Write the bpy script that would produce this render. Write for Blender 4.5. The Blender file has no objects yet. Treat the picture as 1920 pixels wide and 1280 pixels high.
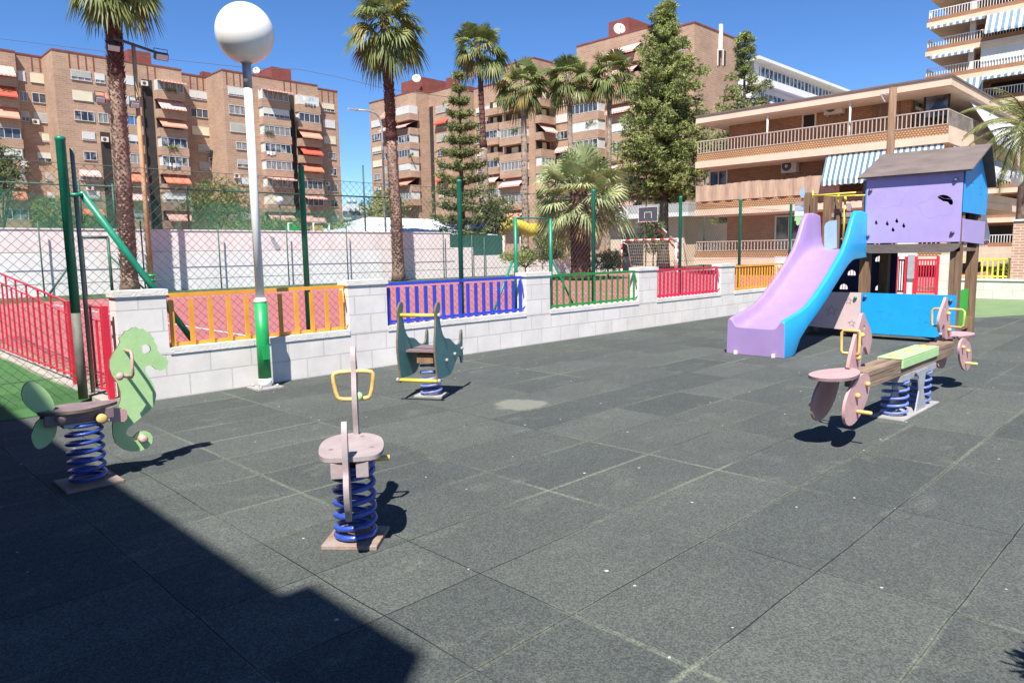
import bpy, bmesh, math, random
from mathutils import Vector, Matrix
random.seed(7)
R = math.radians
V = Vector
SC = bpy.context.scene
COL = SC.collection
# ------------------------------------------------------------------ camera
FW = V((0.69947054, 0.70390325, -0.12353614)).normalized()
RT = V((0.70790051, -0.70614437, -0.01539445)).normalized()
UP = RT.cross(FW).normalized()
CAM = V((0, 0, 1.5))
F = 1351.0
cd = bpy.data.cameras.new('camera'); cam = bpy.data.objects.new('camera', cd); COL.objects.link(cam)
cd.sensor_width = 36; cd.lens = F/1920*36; cd.clip_end = 3000; cd.clip_start = 0.05
M = Matrix((RT, UP, -FW)).transposed().to_4x4(); M.translation = CAM
cam.matrix_world = M
SC.camera = cam
# ------------------------------------------------------------------ light
AZ, EL = R(37), R(56)                      # light travels towards azimuth AZ and down
SUND = V((math.cos(AZ)*math.cos(EL), math.sin(AZ)*math.cos(EL), -math.sin(EL)))
w = bpy.data.worlds.new('World'); SC.world = w; w.use_nodes = True
nt = w.node_tree; bg = nt.nodes['Background']
sky = nt.nodes.new('ShaderNodeTexSky'); sky.sky_type = 'NISHITA'; sky.sun_disc = False
sky.sun_elevation = EL
sd = -SUND
sky.sun_rotation = math.atan2(sd.x, sd.y)
sky.air_density = 1.0; sky.dust_density = 0.0; sky.ozone_density = 3.0; sky.altitude = 3500
hs = nt.nodes.new('ShaderNodeHueSaturation'); hs.inputs['Saturation'].default_value = 1.2; hs.inputs['Hue'].default_value = 0.505
nt.links.new(sky.outputs[0], hs.inputs['Color']); nt.links.new(hs.outputs[0], bg.inputs[0])
bg.inputs[1].default_value = 0.096
sl = bpy.data.lights.new('sun', 'SUN'); so = bpy.data.objects.new('sun', sl); COL.objects.link(so)
sl.energy = 5.0; sl.angle = R(0.55); sl.color = (1, 0.955, 0.89)
so.rotation_euler = SUND.to_track_quat('-Z', 'Y').to_euler()
SC.view_settings.view_transform = 'Standard'; SC.view_settings.look = 'None'
SC.view_settings.exposure = 1.0; SC.view_settings.gamma = 1
SC.cycles.max_bounces = 6; SC.cycles.transparent_max_bounces = 12

# ------------------------------------------------------------------ placing: where a sight line meets a real plane
def ray(x, y): return FW + (x-960)/F*RT - (y-640)/F*UP
def onZ(x, y, z=0.0): d = ray(x, y); return CAM + d*((z-1.5)/d.z)
def onY(x, y, Y): d = ray(x, y); return CAM + d*(Y/d.y)
def onX(x, y, X): d = ray(x, y); return CAM + d*(X/d.x)
def atD(x, y, D): return CAM + ray(x, y)*D
def onP(x, y, o, n): d = ray(x, y); return CAM + d*((V(o)-CAM).dot(n)/d.dot(n))

# ------------------------------------------------------------------ materials
def newmat(name):
    m = bpy.data.materials.new(name); m.use_nodes = True
    return m, m.node_tree, m.node_tree.nodes['Principled BSDF']
def N(t, k, **kw):
    n = t.nodes.new(k)
    for a, b in kw.items():
        if a in n.inputs: n.inputs[a].default_value = b
        else: setattr(n, a, b)
    return n
def c4(c): return (c[0], c[1], c[2], 1)
def hexl(r, g, b):
    f = lambda v: (v/255/12.92) if v/255 <= 0.04045 else ((v/255+0.055)/1.055)**2.4
    return (f(r), f(g), f(b))
def mat(name, c, rough=0.6, var=0.15, scale=3.0, bump=0.0, bscale=40, metal=0.0, spec=0.5, c2=None, stretch=None, detail=6, trans=0, coat=0):
    m, t, b = newmat(name)
    tc = N(t, 'ShaderNodeNewGeometry')
    src = tc.outputs['Position']
    if stretch:
        mp = N(t, 'ShaderNodeMapping'); mp.inputs['Scale'].default_value = stretch
        t.links.new(src, mp.inputs[0]); src = mp.outputs[0]
    no = N(t, 'ShaderNodeTexNoise', Scale=scale, Detail=detail, Roughness=0.6); t.links.new(src, no.inputs['Vector'])
    cr = N(t, 'ShaderNodeValToRGB')
    cr.color_ramp.elements[0].position = 0.3; cr.color_ramp.elements[1].position = 0.7
    k = c2 if c2 else tuple(v*(1-var) for v in c)
    cr.color_ramp.elements[0].color = c4(k); cr.color_ramp.elements[1].color = c4(tuple(min(1, v*(1+(0 if c2 else var*0.6))) for v in c))
    t.links.new(no.outputs[0], cr.inputs[0]); t.links.new(cr.outputs[0], b.inputs['Base Color'])
    b.inputs['Roughness'].default_value = rough; b.inputs['Metallic'].default_value = metal
    b.inputs['Specular IOR Level'].default_value = spec
    if coat: b.inputs['Coat Weight'].default_value = coat
    if bump:
        n2 = N(t, 'ShaderNodeTexNoise', Scale=bscale, Detail=4); t.links.new(src, n2.inputs['Vector'])
        bp = N(t, 'ShaderNodeBump', Strength=bump, Distance=0.02); t.links.new(n2.outputs[0], bp.inputs['Height'])
        t.links.new(bp.outputs[0], b.inputs['Normal'])
    return m
def planar(t):
    g = N(t, 'ShaderNodeNewGeometry'); s = N(t, 'ShaderNodeSeparateXYZ'); t.links.new(g.outputs['Position'], s.inputs[0])
    a = N(t, 'ShaderNodeMath', operation='ADD'); t.links.new(s.outputs[0], a.inputs[0]); t.links.new(s.outputs[1], a.inputs[1])
    c = N(t, 'ShaderNodeCombineXYZ'); t.links.new(a.outputs[0], c.inputs[0]); t.links.new(s.outputs[2], c.inputs[1])
    return c.outputs[0], g.outputs['Position']
def brickmat(name, c1, c2, mortar, w, h, ms, bump=0.3, rough=0.85, off=0.5, nscale=0.6, stain=0.25, shift=(0, 0)):
    m, t, b = newmat(name)
    v, pos = planar(t)
    mp = N(t, 'ShaderNodeMapping'); mp.inputs['Location'].default_value = (shift[0], shift[1], 0); t.links.new(v, mp.inputs[0])
    br = N(t, 'ShaderNodeTexBrick', offset=off); br.inputs['Scale'].default_value = 1
    br.inputs['Brick Width'].default_value = w; br.inputs['Row Height'].default_value = h
    br.inputs['Mortar Size'].default_value = ms; br.inputs['Mortar Smooth'].default_value = 0.15
    br.inputs['Color1'].default_value = c4(c1); br.inputs['Color2'].default_value = c4(c2); br.inputs['Mortar'].default_value = c4(mortar)
    t.links.new(mp.outputs[0], br.inputs['Vector'])
    no = N(t, 'ShaderNodeTexNoise', Scale=nscale, Detail=8, Roughness=0.65); t.links.new(pos, no.inputs['Vector'])
    cr = N(t, 'ShaderNodeValToRGB'); cr.color_ramp.elements[0].position = 0.3; cr.color_ramp.elements[1].position = 0.65
    cr.color_ramp.elements[0].color = (1-stain, 1-stain, 1-stain*0.9, 1); cr.color_ramp.elements[1].color = (1, 1, 1, 1)
    t.links.new(no.outputs[0], cr.inputs[0])
    mx = N(t, 'ShaderNodeMix', data_type='RGBA', blend_type='MULTIPLY'); mx.inputs[0].default_value = 1
    t.links.new(br.outputs[0], mx.inputs[6]); t.links.new(cr.outputs[0], mx.inputs[7]); t.links.new(mx.outputs[2], b.inputs['Base Color'])
    b.inputs['Roughness'].default_value = rough; b.inputs['Specular IOR Level'].default_value = 0.25
    bp = N(t, 'ShaderNodeBump', Strength=bump, Distance=0.01, invert=True)
    n2 = N(t, 'ShaderNodeTexNoise', Scale=60.0, Detail=3); t.links.new(pos, n2.inputs['Vector'])
    ad = N(t, 'ShaderNodeMath', operation='MULTIPLY_ADD'); ad.inputs[1].default_value = 0.25
    t.links.new(n2.outputs[0], ad.inputs[0]); t.links.new(br.outputs['Fac'], ad.inputs[2])
    t.links.new(ad.outputs[0], bp.inputs['Height']); t.links.new(bp.outputs[0], b.inputs['Normal'])
    return m
def stripemat(name, ca, cb, pitch, axis='sum', rough=0.8):
    m, t, b = newmat(name)
    v, pos = planar(t)
    s = N(t, 'ShaderNodeSeparateXYZ'); t.links.new(v if axis == 'sum' else pos, s.inputs[0])
    d = N(t, 'ShaderNodeMath', operation='DIVIDE'); d.inputs[1].default_value = pitch; t.links.new(s.outputs[0 if axis == 'sum' else 1], d.inputs[0])
    f = N(t, 'ShaderNodeMath', operation='FRACT'); t.links.new(d.outputs[0], f.inputs[0])
    g = N(t, 'ShaderNodeMath', operation='GREATER_THAN'); g.inputs[1].default_value = 0.5; t.links.new(f.outputs[0], g.inputs[0])
    mx = N(t, 'ShaderNodeMix', data_type='RGBA'); mx.inputs[6].default_value = c4(ca); mx.inputs[7].default_value = c4(cb)
    t.links.new(g.outputs[0], mx.inputs[0]); t.links.new(mx.outputs[2], b.inputs['Base Color']); b.inputs['Roughness'].default_value = rough
    return m
def leafmat(name, c, c2, scale=1.5, rough=0.5, trans=0.3):
    m, t, b = newmat(name)
    g = N(t, 'ShaderNodeNewGeometry')
    no = N(t, 'ShaderNodeTexNoise', Scale=scale, Detail=5); t.links.new(g.outputs['Position'], no.inputs['Vector'])
    cr = N(t, 'ShaderNodeValToRGB'); cr.color_ramp.elements[0].position = 0.35; cr.color_ramp.elements[1].position = 0.65
    cr.color_ramp.elements[0].color = c4(c2); cr.color_ramp.elements[1].color = c4(c)
    t.links.new(no.outputs[0], cr.inputs[0]); t.links.new(cr.outputs[0], b.inputs['Base Color'])
    b.inputs['Roughness'].default_value = rough; b.inputs['Specular IOR Level'].default_value = 0.35
    tr = N(t, 'ShaderNodeBsdfTranslucent'); t.links.new(cr.outputs[0], tr.inputs[0])
    ms = N(t, 'ShaderNodeMixShader'); ms.inputs[0].default_value = trans
    out = t.nodes['Material Output']
    t.links.new(b.outputs[0], ms.inputs[1]); t.links.new(tr.outputs[0], ms.inputs[2]); t.links.new(ms.outputs[0], out.inputs[0])
    return m

K = {}
K['brick'] = brickmat('facade brick', (0.42, 0.275, 0.19), (0.345, 0.215, 0.145), (0.46, 0.33, 0.24), 0.9, 0.3, 0.035, bump=0.2, nscale=0.25, stain=0.25)
K['brick_dark'] = mat('terracotta cladding', (0.20, 0.055, 0.04), 0.8, 0.25, 0.8)
K['brick_orange'] = brickmat('orange brick', (0.43, 0.215, 0.115), (0.35, 0.165, 0.08), (0.22, 0.13, 0.09), 0.3, 0.1, 0.016, bump=0.3, nscale=0.5)
K['cream'] = mat('cream render', (0.62, 0.48, 0.355), 0.85, 0.12, 0.7, 0.2, 20)
K['soffit'] = mat('white soffit', (0.62, 0.55, 0.48), 0.9, 0.1, 1)
K['white'] = mat('white paint', (0.74, 0.73, 0.70), 0.6, 0.08, 2)
K['shutter'] = mat('white shutter', (0.58, 0.58, 0.55), 0.6, 0.1, 1, c2=(0.5, 0.5, 0.46))
K['shutter_cream'] = mat('cream shutter', (0.62, 0.56, 0.40), 0.7, 0.1, 1)
K['alu'] = mat('aluminium frame', (0.55, 0.55, 0.53), 0.5, 0.1, 2)
m, t, b = newmat('window glass'); K['glass'] = m
g = N(t, 'ShaderNodeNewGeometry'); no = N(t, 'ShaderNodeTexNoise', Scale=0.9, Detail=3); t.links.new(g.outputs['Position'], no.inputs['Vector'])
cr = N(t, 'ShaderNodeValToRGB'); cr.color_ramp.elements[0].position = 0.45; cr.color_ramp.elements[1].position = 0.62
cr.color_ramp.elements[0].color = (0.025, 0.03, 0.04, 1); cr.color_ramp.elements[1].color = (0.26, 0.27, 0.27, 1)
t.links.new(no.outputs[0], cr.inputs[0]); t.links.new(cr.outputs[0], b.inputs['Base Color']); b.inputs['Roughness'].default_value = 0.08
K['glass_blue'] = mat('blue glazing', (0.08, 0.16, 0.34), 0.1, 0.4, 2)
K['dark'] = mat('dark interior', (0.03, 0.024, 0.022), 0.9, 0.3, 1)  # near-black, also paints the shade in open balconies and recesses
K['aw_orange'] = mat('orange awning cloth', (0.6, 0.19, 0.11), 0.85, 0.12, 1, c2=(0.5, 0.13, 0.07))
K['aw_red'] = mat('red awning cloth', (0.52, 0.08, 0.05), 0.85, 0.12, 1)
K['aw_pink'] = stripemat('pink striped awning cloth', (0.62, 0.25, 0.22), (0.70, 0.48, 0.42), 0.5)
K['aw_blue'] = stripemat('blue and white striped awning cloth', (0.62, 0.63, 0.62), (0.08, 0.17, 0.22), 0.26, 'y')
K['aw_bluegrey'] = stripemat('blue grey striped awning cloth', (0.52, 0.56, 0.58), (0.15, 0.22, 0.29), 0.55, 'y')
K['aw_white'] = mat('pale awning cloth', (0.55, 0.56, 0.60), 0.8, 0.1, 1)
K['post_green'] = mat('dark green paint', (0.01, 0.21, 0.125), 0.4, 0.25, 5, 0.1, 60)
K['wire'] = mat('green coated wire', (0.05, 0.085, 0.068), 0.5, 0.2, 5)
K['wire_far'] = mat('far fence wire', (0.04, 0.10, 0.07), 0.6, 0.2, 5)
K['block'] = brickmat('white painted blocks', (0.74, 0.7, 0.665), (0.69, 0.65, 0.615), (0.57, 0.54, 0.5), 0.47, 0.24, 0.008, bump=0.5, nscale=2.6, stain=0.17, shift=(0.1, 0.0))
K['block_yellow'] = brickmat('cream painted blocks', (0.74, 0.71, 0.58), (0.70, 0.67, 0.54), (0.55, 0.52, 0.42), 0.45, 0.24, 0.01, bump=0.4, nscale=1)
K['cap'] = mat('white painted coping', (0.68, 0.645, 0.6), 0.85, 0.14, 3, 0.4, 50)
K['yellow'] = mat('yellow orange paint', (0.78, 0.37, 0.045), 0.45, 0.18, 4, 0.12, 50, c2=(0.62, 0.26, 0.03))
K['yellow_pole'] = mat('yellow plastic', (0.76, 0.60, 0.07), 0.4, 0.12, 5)
K['blue'] = mat('deep blue paint', (0.025, 0.06, 0.50), 0.4, 0.2, 4)
K['green'] = mat('mid green paint', (0.02, 0.22, 0.05), 0.45, 0.2, 4)
K['red'] = mat('red paint', (0.62, 0.018, 0.05), 0.4, 0.2, 4)
K['crimson'] = mat('crimson paint', (0.55, 0.015, 0.07), 0.45, 0.2, 4)
K['spring'] = mat('blue enamelled steel', (0.035, 0.085, 0.42), 0.32, 0.3, 25, 0.12, 80, c2=(0.02, 0.045, 0.22), coat=0.3)
K['spring_pale'] = mat('pale worn blue enamel', (0.14, 0.19, 0.46), 0.4, 0.3, 25)
K['hdpe_mint'] = mat('mint green board', (0.41, 0.62, 0.29), 0.5, 0.14, 7, 0.08, 60, c2=(0.34, 0.54, 0.24))
K['edge_dark'] = mat('worn board edge', (0.14, 0.11, 0.08), 0.8, 0.3, 20)
K['hdpe_teal'] = mat('teal green board', (0.085, 0.25, 0.235), 0.5, 0.15, 7, 0.06, 60)
K['hdpe_pink'] = mat('faded pink board', (0.52, 0.31, 0.31), 0.55, 0.14, 8, 0.08, 60, c2=(0.42, 0.25, 0.25))
K['hdpe_blush'] = mat('washed out pink board', (0.62, 0.46, 0.45), 0.55, 0.1, 5, 0.05, 60)
K['hdpe_palepink'] = mat('sun bleached pink board', (0.37, 0.305, 0.3), 0.6, 0.16, 10, 0.1, 60, c2=(0.28, 0.225, 0.225))
K['hdpe_mauve'] = mat('weathered mauve board', (0.20, 0.14, 0.145), 0.65, 0.25, 12, 0.1, 60)
K['hdpe_lilac'] = mat('lilac board', (0.4, 0.32, 0.6), 0.5, 0.1, 4, 0.05, 60, c2=(0.36, 0.285, 0.55))
K['hdpe_blue'] = mat('sky blue board', (0.012, 0.33, 0.72), 0.45, 0.1, 4, 0.05, 60, c2=(0.01, 0.29, 0.66))
K['hdpe_ltblue'] = mat('pale blue board', (0.30, 0.45, 0.62), 0.5, 0.12, 5)
K['hdpe_navy'] = mat('navy board', (0.012, 0.02, 0.10), 0.5, 0.2, 5)
K['hdpe_green'] = mat('bright green board', (0.01, 0.42, 0.03), 0.45, 0.12, 5)
K['slide_lilac'] = mat('lilac moulded plastic', (0.33, 0.23, 0.46), 0.42, 0.12, 3, 0.1, 90, c2=(0.29, 0.195, 0.41))
K['slide_blue'] = mat('blue moulded plastic', (0.02, 0.36, 0.7), 0.38, 0.12, 3, 0.08, 90, c2=(0.015, 0.31, 0.62))
K['groove'] = mat('engraved groove', (0.01, 0.24, 0.56), 0.7, 0.1, 5)
K['groove_lilac'] = mat('engraved lilac groove', (0.36, 0.28, 0.53), 0.7, 0.1, 5)
K['groove_pink'] = mat('engraved dark groove', (0.16, 0.08, 0.1), 0.7, 0.1, 5)
K['wood'] = mat('weathered wood', (0.27, 0.16, 0.09), 0.85, 0.3, 14, 0.5, 30, c2=(0.12, 0.07, 0.045), stretch=(1, 1, 0.12))
K['wood_beam'] = mat('weathered beam wood', (0.30, 0.21, 0.14), 0.85, 0.3, 14, 0.5, 30, c2=(0.13, 0.085, 0.06), stretch=(0.12, 1, 1))
K['roofboard'] = mat('weathered roof board', (0.17, 0.135, 0.12), 0.85, 0.25, 5, 0.25, 30, c2=(0.1, 0.075, 0.068), stretch=(1, 0.35, 1))
K['bolt'] = mat('plastic bolt cap', (0.10, 0.10, 0.13), 0.4, 0.2, 20)
K['bolt_pale'] = mat('pale plastic bolt cap', (0.60, 0.58, 0.60), 0.4, 0.15, 20)
K['peg_yellow'] = mat('orange yellow peg', (0.64, 0.42, 0.13), 0.45, 0.25, 20)
K['peg_pink'] = mat('worn pink peg', (0.52, 0.34, 0.29), 0.5, 0.3, 20)
K['steel'] = mat('galvanised steel', (0.42, 0.43, 0.46), 0.45, 0.2, 10, metal=0.3)
K['rust_plate'] = mat('rusty base plate', (0.28, 0.25, 0.23), 0.8, 0.3, 9, 0.3, 50, c2=(0.27, 0.12, 0.05))
K['white_plate'] = mat('white worn plate', (0.36, 0.35, 0.34), 0.7, 0.2, 9, 0.2, 50, c2=(0.25, 0.23, 0.22))
K['globe'] = mat('opal globe', (0.86, 0.84, 0.80), 0.22, 0.03, 2, spec=0.5)
K['lampwhite'] = mat('lamp post white', (0.80, 0.80, 0.78), 0.35, 0.08, 2)
K['lampgreen'] = mat('lamp post green', (0.015, 0.33, 0.09), 0.35, 0.2, 4)
K['rustpole'] = mat('rusty pole', (0.42, 0.20, 0.08), 0.8, 0.5, 1.2, 0.2, 30, c2=(0.5, 0.36, 0.22))
K['courtwall'] = mat('pale pink court wall', (0.77, 0.7, 0.685), 0.9, 0.1, 1.3, 0.15, 20, c2=(0.66, 0.58, 0.565), stretch=(1, 1, 0.35), detail=10)
K['courtwall_low'] = mat('white court wall band', (0.76, 0.75, 0.74), 0.9, 0.1, 1.1, 0.15, 20, c2=(0.63, 0.62, 0.61), stretch=(1, 1, 0.5), detail=10)
K['court'] = mat('red court paint', (0.37, 0.115, 0.115), 0.85, 0.12, 0.8, 0.1, 60, c2=(0.30, 0.088, 0.088), detail=10)
K['turf'] = mat('green painted turf', (0.05, 0.15, 0.035), 0.9, 0.25, 3, 0.5, 150, c2=(0.036, 0.115, 0.027))
K['turf_pale'] = mat('pale green rubber', (0.15, 0.225, 0.10), 0.9, 0.15, 2, 0.3, 100)
K['grassbank'] = mat('grass bank', (0.045, 0.075, 0.025), 0.9, 0.3, 1.5, 0.5, 30)
K['soil'] = mat('dry ground', (0.26, 0.21, 0.15), 0.95, 0.3, 0.2, 0.4, 5)
K['curb'] = mat('pale concrete kerb', (0.36, 0.33, 0.28), 0.9, 0.25, 5, 0.4, 40)
K['trunk'] = mat('palm trunk bark', (0.36, 0.25, 0.18), 0.9, 0.4, 5, 0.6, 12, c2=(0.10, 0.05, 0.04))
K['trunk_dark'] = mat('dark palm trunk bark', (0.15, 0.062, 0.048), 0.9, 0.4, 6, 0.6, 12, c2=(0.05, 0.02, 0.018))
K['trunk_grey'] = mat('grey palm trunk bark', (0.36, 0.28, 0.22), 0.9, 0.35, 4, 0.5, 12, c2=(0.12, 0.08, 0.06))
K['boot'] = mat('palm leaf stubs', (0.33, 0.23, 0.17), 0.9, 0.5, 6, c2=(0.14, 0.07, 0.055))
K['frond'] = leafmat('green fan frond', (0.24, 0.27, 0.09), (0.1, 0.135, 0.045), 1.2)
K['frond_yellow'] = leafmat('yellowing fan frond', (0.34, 0.27, 0.08), (0.16, 0.16, 0.05), 1.2)
K['frond_dead'] = leafmat('dead fan frond', (0.30, 0.2, 0.09), (0.14, 0.09, 0.05), 1.2, 0.8, 0.15)
K['frond_light'] = leafmat('silvery fan frond', (0.42, 0.46, 0.22), (0.18, 0.23, 0.09), 1.0)
K['needle'] = leafmat('olive green needles', (0.3, 0.32, 0.13), (0.15, 0.175, 0.065), 1.1, 0.7, 0.25)
K['needle_dark'] = leafmat('dark green needles', (0.19, 0.21, 0.08), (0.09, 0.115, 0.04), 0.8, 0.7, 0.2)
K['cypress'] = leafmat('bright green scale leaves', (0.4, 0.44, 0.15), (0.2, 0.25, 0.075), 0.8, 0.7, 0.25)
K['leaf'] = leafmat('green leaves', (0.17, 0.23, 0.06), (0.06, 0.1, 0.03), 1.2)
K['leaf_yellow'] = leafmat('yellow green leaves', (0.23, 0.24, 0.045), (0.10, 0.14, 0.03), 1.2)
K['bark'] = mat('tree bark', (0.12, 0.085, 0.06), 0.95, 0.3, 8, 0.5, 20)
K['reed'] = mat('reed screen', (0.48, 0.355, 0.25), 0.9, 0.3, 9, 0.4, 30, c2=(0.33, 0.22, 0.15), stretch=(1, 1, 0.15))
K['railing'] = mat('taupe railing', (0.46, 0.37, 0.30), 0.5, 0.1, 3)
K['railing_white'] = mat('white railing', (0.70, 0.70, 0.68), 0.5, 0.1, 3)
K['board'] = mat('backboard grey', (0.07, 0.065, 0.08), 0.6, 0.2, 5)
K['tent'] = mat('white tent canvas', (0.62, 0.64, 0.66), 0.8, 0.1, 0.5)
K['yellow_inflatable'] = mat('yellow tube', (0.55, 0.42, 0.05), 0.5, 0.15, 2)
K['farhouse'] = mat('white render', (0.66, 0.66, 0.66), 0.85, 0.1, 0.4)
K['black'] = mat('black rubber', (0.015, 0.015, 0.017), 0.6, 0.2, 10)
K['lattice'] = brickmat('lattice brickwork', (0.62, 0.38, 0.19), (0.55, 0.33, 0.16), (0.24, 0.13, 0.07), 0.14, 0.10, 0.03, bump=0.4, stain=0.2)
K['brick_pale'] = brickmat('pale red brick', (0.55, 0.29, 0.2), (0.48, 0.24, 0.16), (0.62, 0.52, 0.42), 0.26, 0.075, 0.014, bump=0.3)
K['aw_lilac'] = mat('lilac awning cloth', (0.35, 0.34, 0.62), 0.8, 0.1, 1)
K['screen_green'] = mat('dark green screen cloth', (0.02, 0.09, 0.07), 0.9, 0.2, 1)
K['post_grey'] = mat('bare grey green post', (0.12, 0.125, 0.10), 0.7, 0.35, 8)
K['soffit_green'] = mat('faded grey green paint', (0.22, 0.25, 0.2), 0.6, 0.3, 6)
K['glass_curtain'] = mat('curtained glass', (0.34, 0.33, 0.31), 0.25, 0.3, 1.6, c2=(0.10, 0.10, 0.11), stretch=(3, 3, 0.4))
K['glass_dim'] = mat('dim glass', (0.07, 0.08, 0.10), 0.12, 0.5, 1.2)
K['shutter_grey'] = mat('grey shutter', (0.36, 0.35, 0.32), 0.7, 0.15, 1)
K['aw_salmon'] = mat('faded salmon awning cloth', (0.60, 0.27, 0.19), 0.85, 0.15, 1, c2=(0.52, 0.2, 0.13))
# green gauze: woven, see-through
m, t, b = newmat('green shade net'); K['net'] = m
b.inputs['Base Color'].default_value = (0.03, 0.19, 0.11, 1); b.inputs['Roughness'].default_value = 0.9
tr = N(t, 'ShaderNodeBsdfTransparent'); ms = N(t, 'ShaderNodeMixShader'); ms.inputs[0].default_value = 0.42
t.links.new(tr.outputs[0], ms.inputs[1]); t.links.new(b.outputs[0], ms.inputs[2]); t.links.new(ms.outputs[0], t.nodes['Material Output'].inputs[0])
# rubber tiles
def rubber():
    m, t, b = newmat('rubber safety tiles'); L = t.links.new
    g = N(t, 'ShaderNodeNewGeometry'); pos = g.outputs['Position']
    wob = N(t, 'ShaderNodeTexNoise', Scale=1.7, Detail=3); L(pos, wob.inputs['Vector'])
    ws = N(t, 'ShaderNodeVectorMath', operation='MULTIPLY_ADD'); ws.inputs[1].default_value = (0.03, 0.03, 0); L(wob.outputs['Color'], ws.inputs[0]); L(pos, ws.inputs[2])
    mp = N(t, 'ShaderNodeMapping'); mp.inputs['Location'].default_value = (0.0297-1.0968-0.015+1.0968, -1.8454-0.015+0.5645*4, 0); L(ws.outputs[0], mp.inputs[0])
    def brick(ms, c1, c2, mo):
        br = N(t, 'ShaderNodeTexBrick', offset=0.0); br.inputs['Scale'].default_value = 1
        br.inputs['Brick Width'].default_value = 1.0968; br.inputs['Row Height'].default_value = 0.5645
        br.inputs['Mortar Size'].default_value = ms; br.inputs['Mortar Smooth'].default_value = 0.3
        br.inputs['Color1'].default_value = c4(c1); br.inputs['Color2'].default_value = c4(c2); br.inputs['Mortar'].default_value = c4(mo)
        L(mp.outputs[0], br.inputs['Vector']); return br
    br = brick(0.003, (0.062, 0.069, 0.067), (0.088, 0.093, 0.089), (0.05, 0.05, 0.05))
    dust = brick(0.02, (0, 0, 0), (0, 0, 0), (1, 1, 1)); dust.inputs['Mortar Smooth'].default_value = 1.0
    # extra half-tile seam
    s = N(t, 'ShaderNodeSeparateXYZ'); L(ws.outputs[0], s.inputs[0])
    su = N(t, 'ShaderNodeMath', operation='SUBTRACT'); su.inputs[1].default_value = 1.6155+0.015; L(s.outputs[0], su.inputs[0])
    ab = N(t, 'ShaderNodeMath', operation='ABSOLUTE'); L(su.outputs[0], ab.inputs[0])
    lt = N(t, 'ShaderNodeMath', operation='LESS_THAN'); lt.inputs[1].default_value = 0.003; L(ab.outputs[0], lt.inputs[0])
    # blotches
    n1 = N(t, 'ShaderNodeTexNoise', Scale=0.9, Detail=8, Roughness=0.7); L(pos, n1.inputs['Vector'])
    r1 = N(t, 'ShaderNodeValToRGB'); r1.color_ramp.elements[0].position = 0.35; r1.color_ramp.elements[1].position = 0.72
    r1.color_ramp.elements[0].color = (0.93, 0.94, 0.94, 1); r1.color_ramp.elements[1].color = (1.12, 1.14, 1.1, 1); L(n1.outputs[0], r1.inputs[0])
    mx = N(t, 'ShaderNodeMix', data_type='RGBA', blend_type='MULTIPLY'); mx.inputs[0].default_value = 1; L(br.outputs[0], mx.inputs[6]); L(r1.outputs[0], mx.inputs[7])
    # pale dusty smears
    mp2 = N(t, 'ShaderNodeMapping'); mp2.inputs['Rotation'].default_value = (0, 0, 0.5); mp2.inputs['Scale'].default_value = (1.5, 2.6, 1); L(pos, mp2.inputs[0])
    n3 = N(t, 'ShaderNodeTexNoise', Scale=1.6, Detail=7, Roughness=0.62); L(mp2.outputs[0], n3.inputs['Vector'])
    r3 = N(t, 'ShaderNodeValToRGB'); r3.color_ramp.elements[0].position = 0.56; r3.color_ramp.elements[1].position = 0.85; L(n3.outputs[0], r3.inputs[0])
    mx3 = N(t, 'ShaderNodeMix', data_type='RGBA'); mx3.inputs[7].default_value = (0.125, 0.135, 0.118, 1); L(r3.outputs[0], mx3.inputs[0]); L(mx.outputs[2], mx3.inputs[6])
    # dust along seams, patchy
    n4 = N(t, 'ShaderNodeTexNoise', Scale=0.55, Detail=4); L(pos, n4.inputs['Vector'])
    r4 = N(t, 'ShaderNodeValToRGB'); r4.color_ramp.elements[0].position = 0.42; r4.color_ramp.elements[1].position = 0.62; L(n4.outputs[0], r4.inputs[0])
    n5 = N(t, 'ShaderNodeTexNoise', Scale=30.0, Detail=4); L(pos, n5.inputs['Vector'])
    mm = N(t, 'ShaderNodeMath', operation='MULTIPLY'); L(dust.outputs[0], mm.inputs[0]); L(r4.outputs[0], mm.inputs[1])
    mm2 = N(t, 'ShaderNodeMath', operation='MULTIPLY'); L(mm.outputs[0], mm2.inputs[0]); L(n5.outputs[0], mm2.inputs[1])
    mx4 = N(t, 'ShaderNodeMix', data_type='RGBA'); mx4.inputs[7].default_value = (0.23, 0.245, 0.18, 1); L(mm2.outputs[0], mx4.inputs[0]); L(mx3.outputs[2], mx4.inputs[6])
    # dark gap lines
    ivr = N(t, 'ShaderNodeMath', operation='SUBTRACT'); ivr.inputs[0].default_value = 1.0; L(r4.outputs[0], ivr.inputs[1])
    gl = N(t, 'ShaderNodeMath', operation='MAXIMUM'); L(br.outputs['Fac'], gl.inputs[0]); L(lt.outputs[0], gl.inputs[1])
    gm = N(t, 'ShaderNodeMath', operation='MULTIPLY'); L(gl.outputs[0], gm.inputs[0]); L(ivr.outputs[0], gm.inputs[1])
    mx5 = N(t, 'ShaderNodeMix', data_type='RGBA'); mx5.inputs[7].default_value = (0.012, 0.014, 0.015, 1); L(gm.outputs[0], mx5.inputs[0]); L(mx4.outputs[2], mx5.inputs[6])
    # gum spots and petals
    vo = N(t, 'ShaderNodeTexVoronoi', voronoi_dimensions='2D', Scale=2.7); L(pos, vo.inputs['Vector'])
    sc_ = N(t, 'ShaderNodeSeparateColor'); L(vo.outputs['Color'], sc_.inputs[0])
    rd = N(t, 'ShaderNodeMath', operation='MULTIPLY_ADD'); rd.inputs[1].default_value = 0.085; rd.inputs[2].default_value = -0.056; L(sc_.outputs[0], rd.inputs[0])
    ls = N(t, 'ShaderNodeMath', operation='LESS_THAN'); L(vo.outputs['Distance'], ls.inputs[0]); L(rd.outputs[0], ls.inputs[1])
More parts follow.
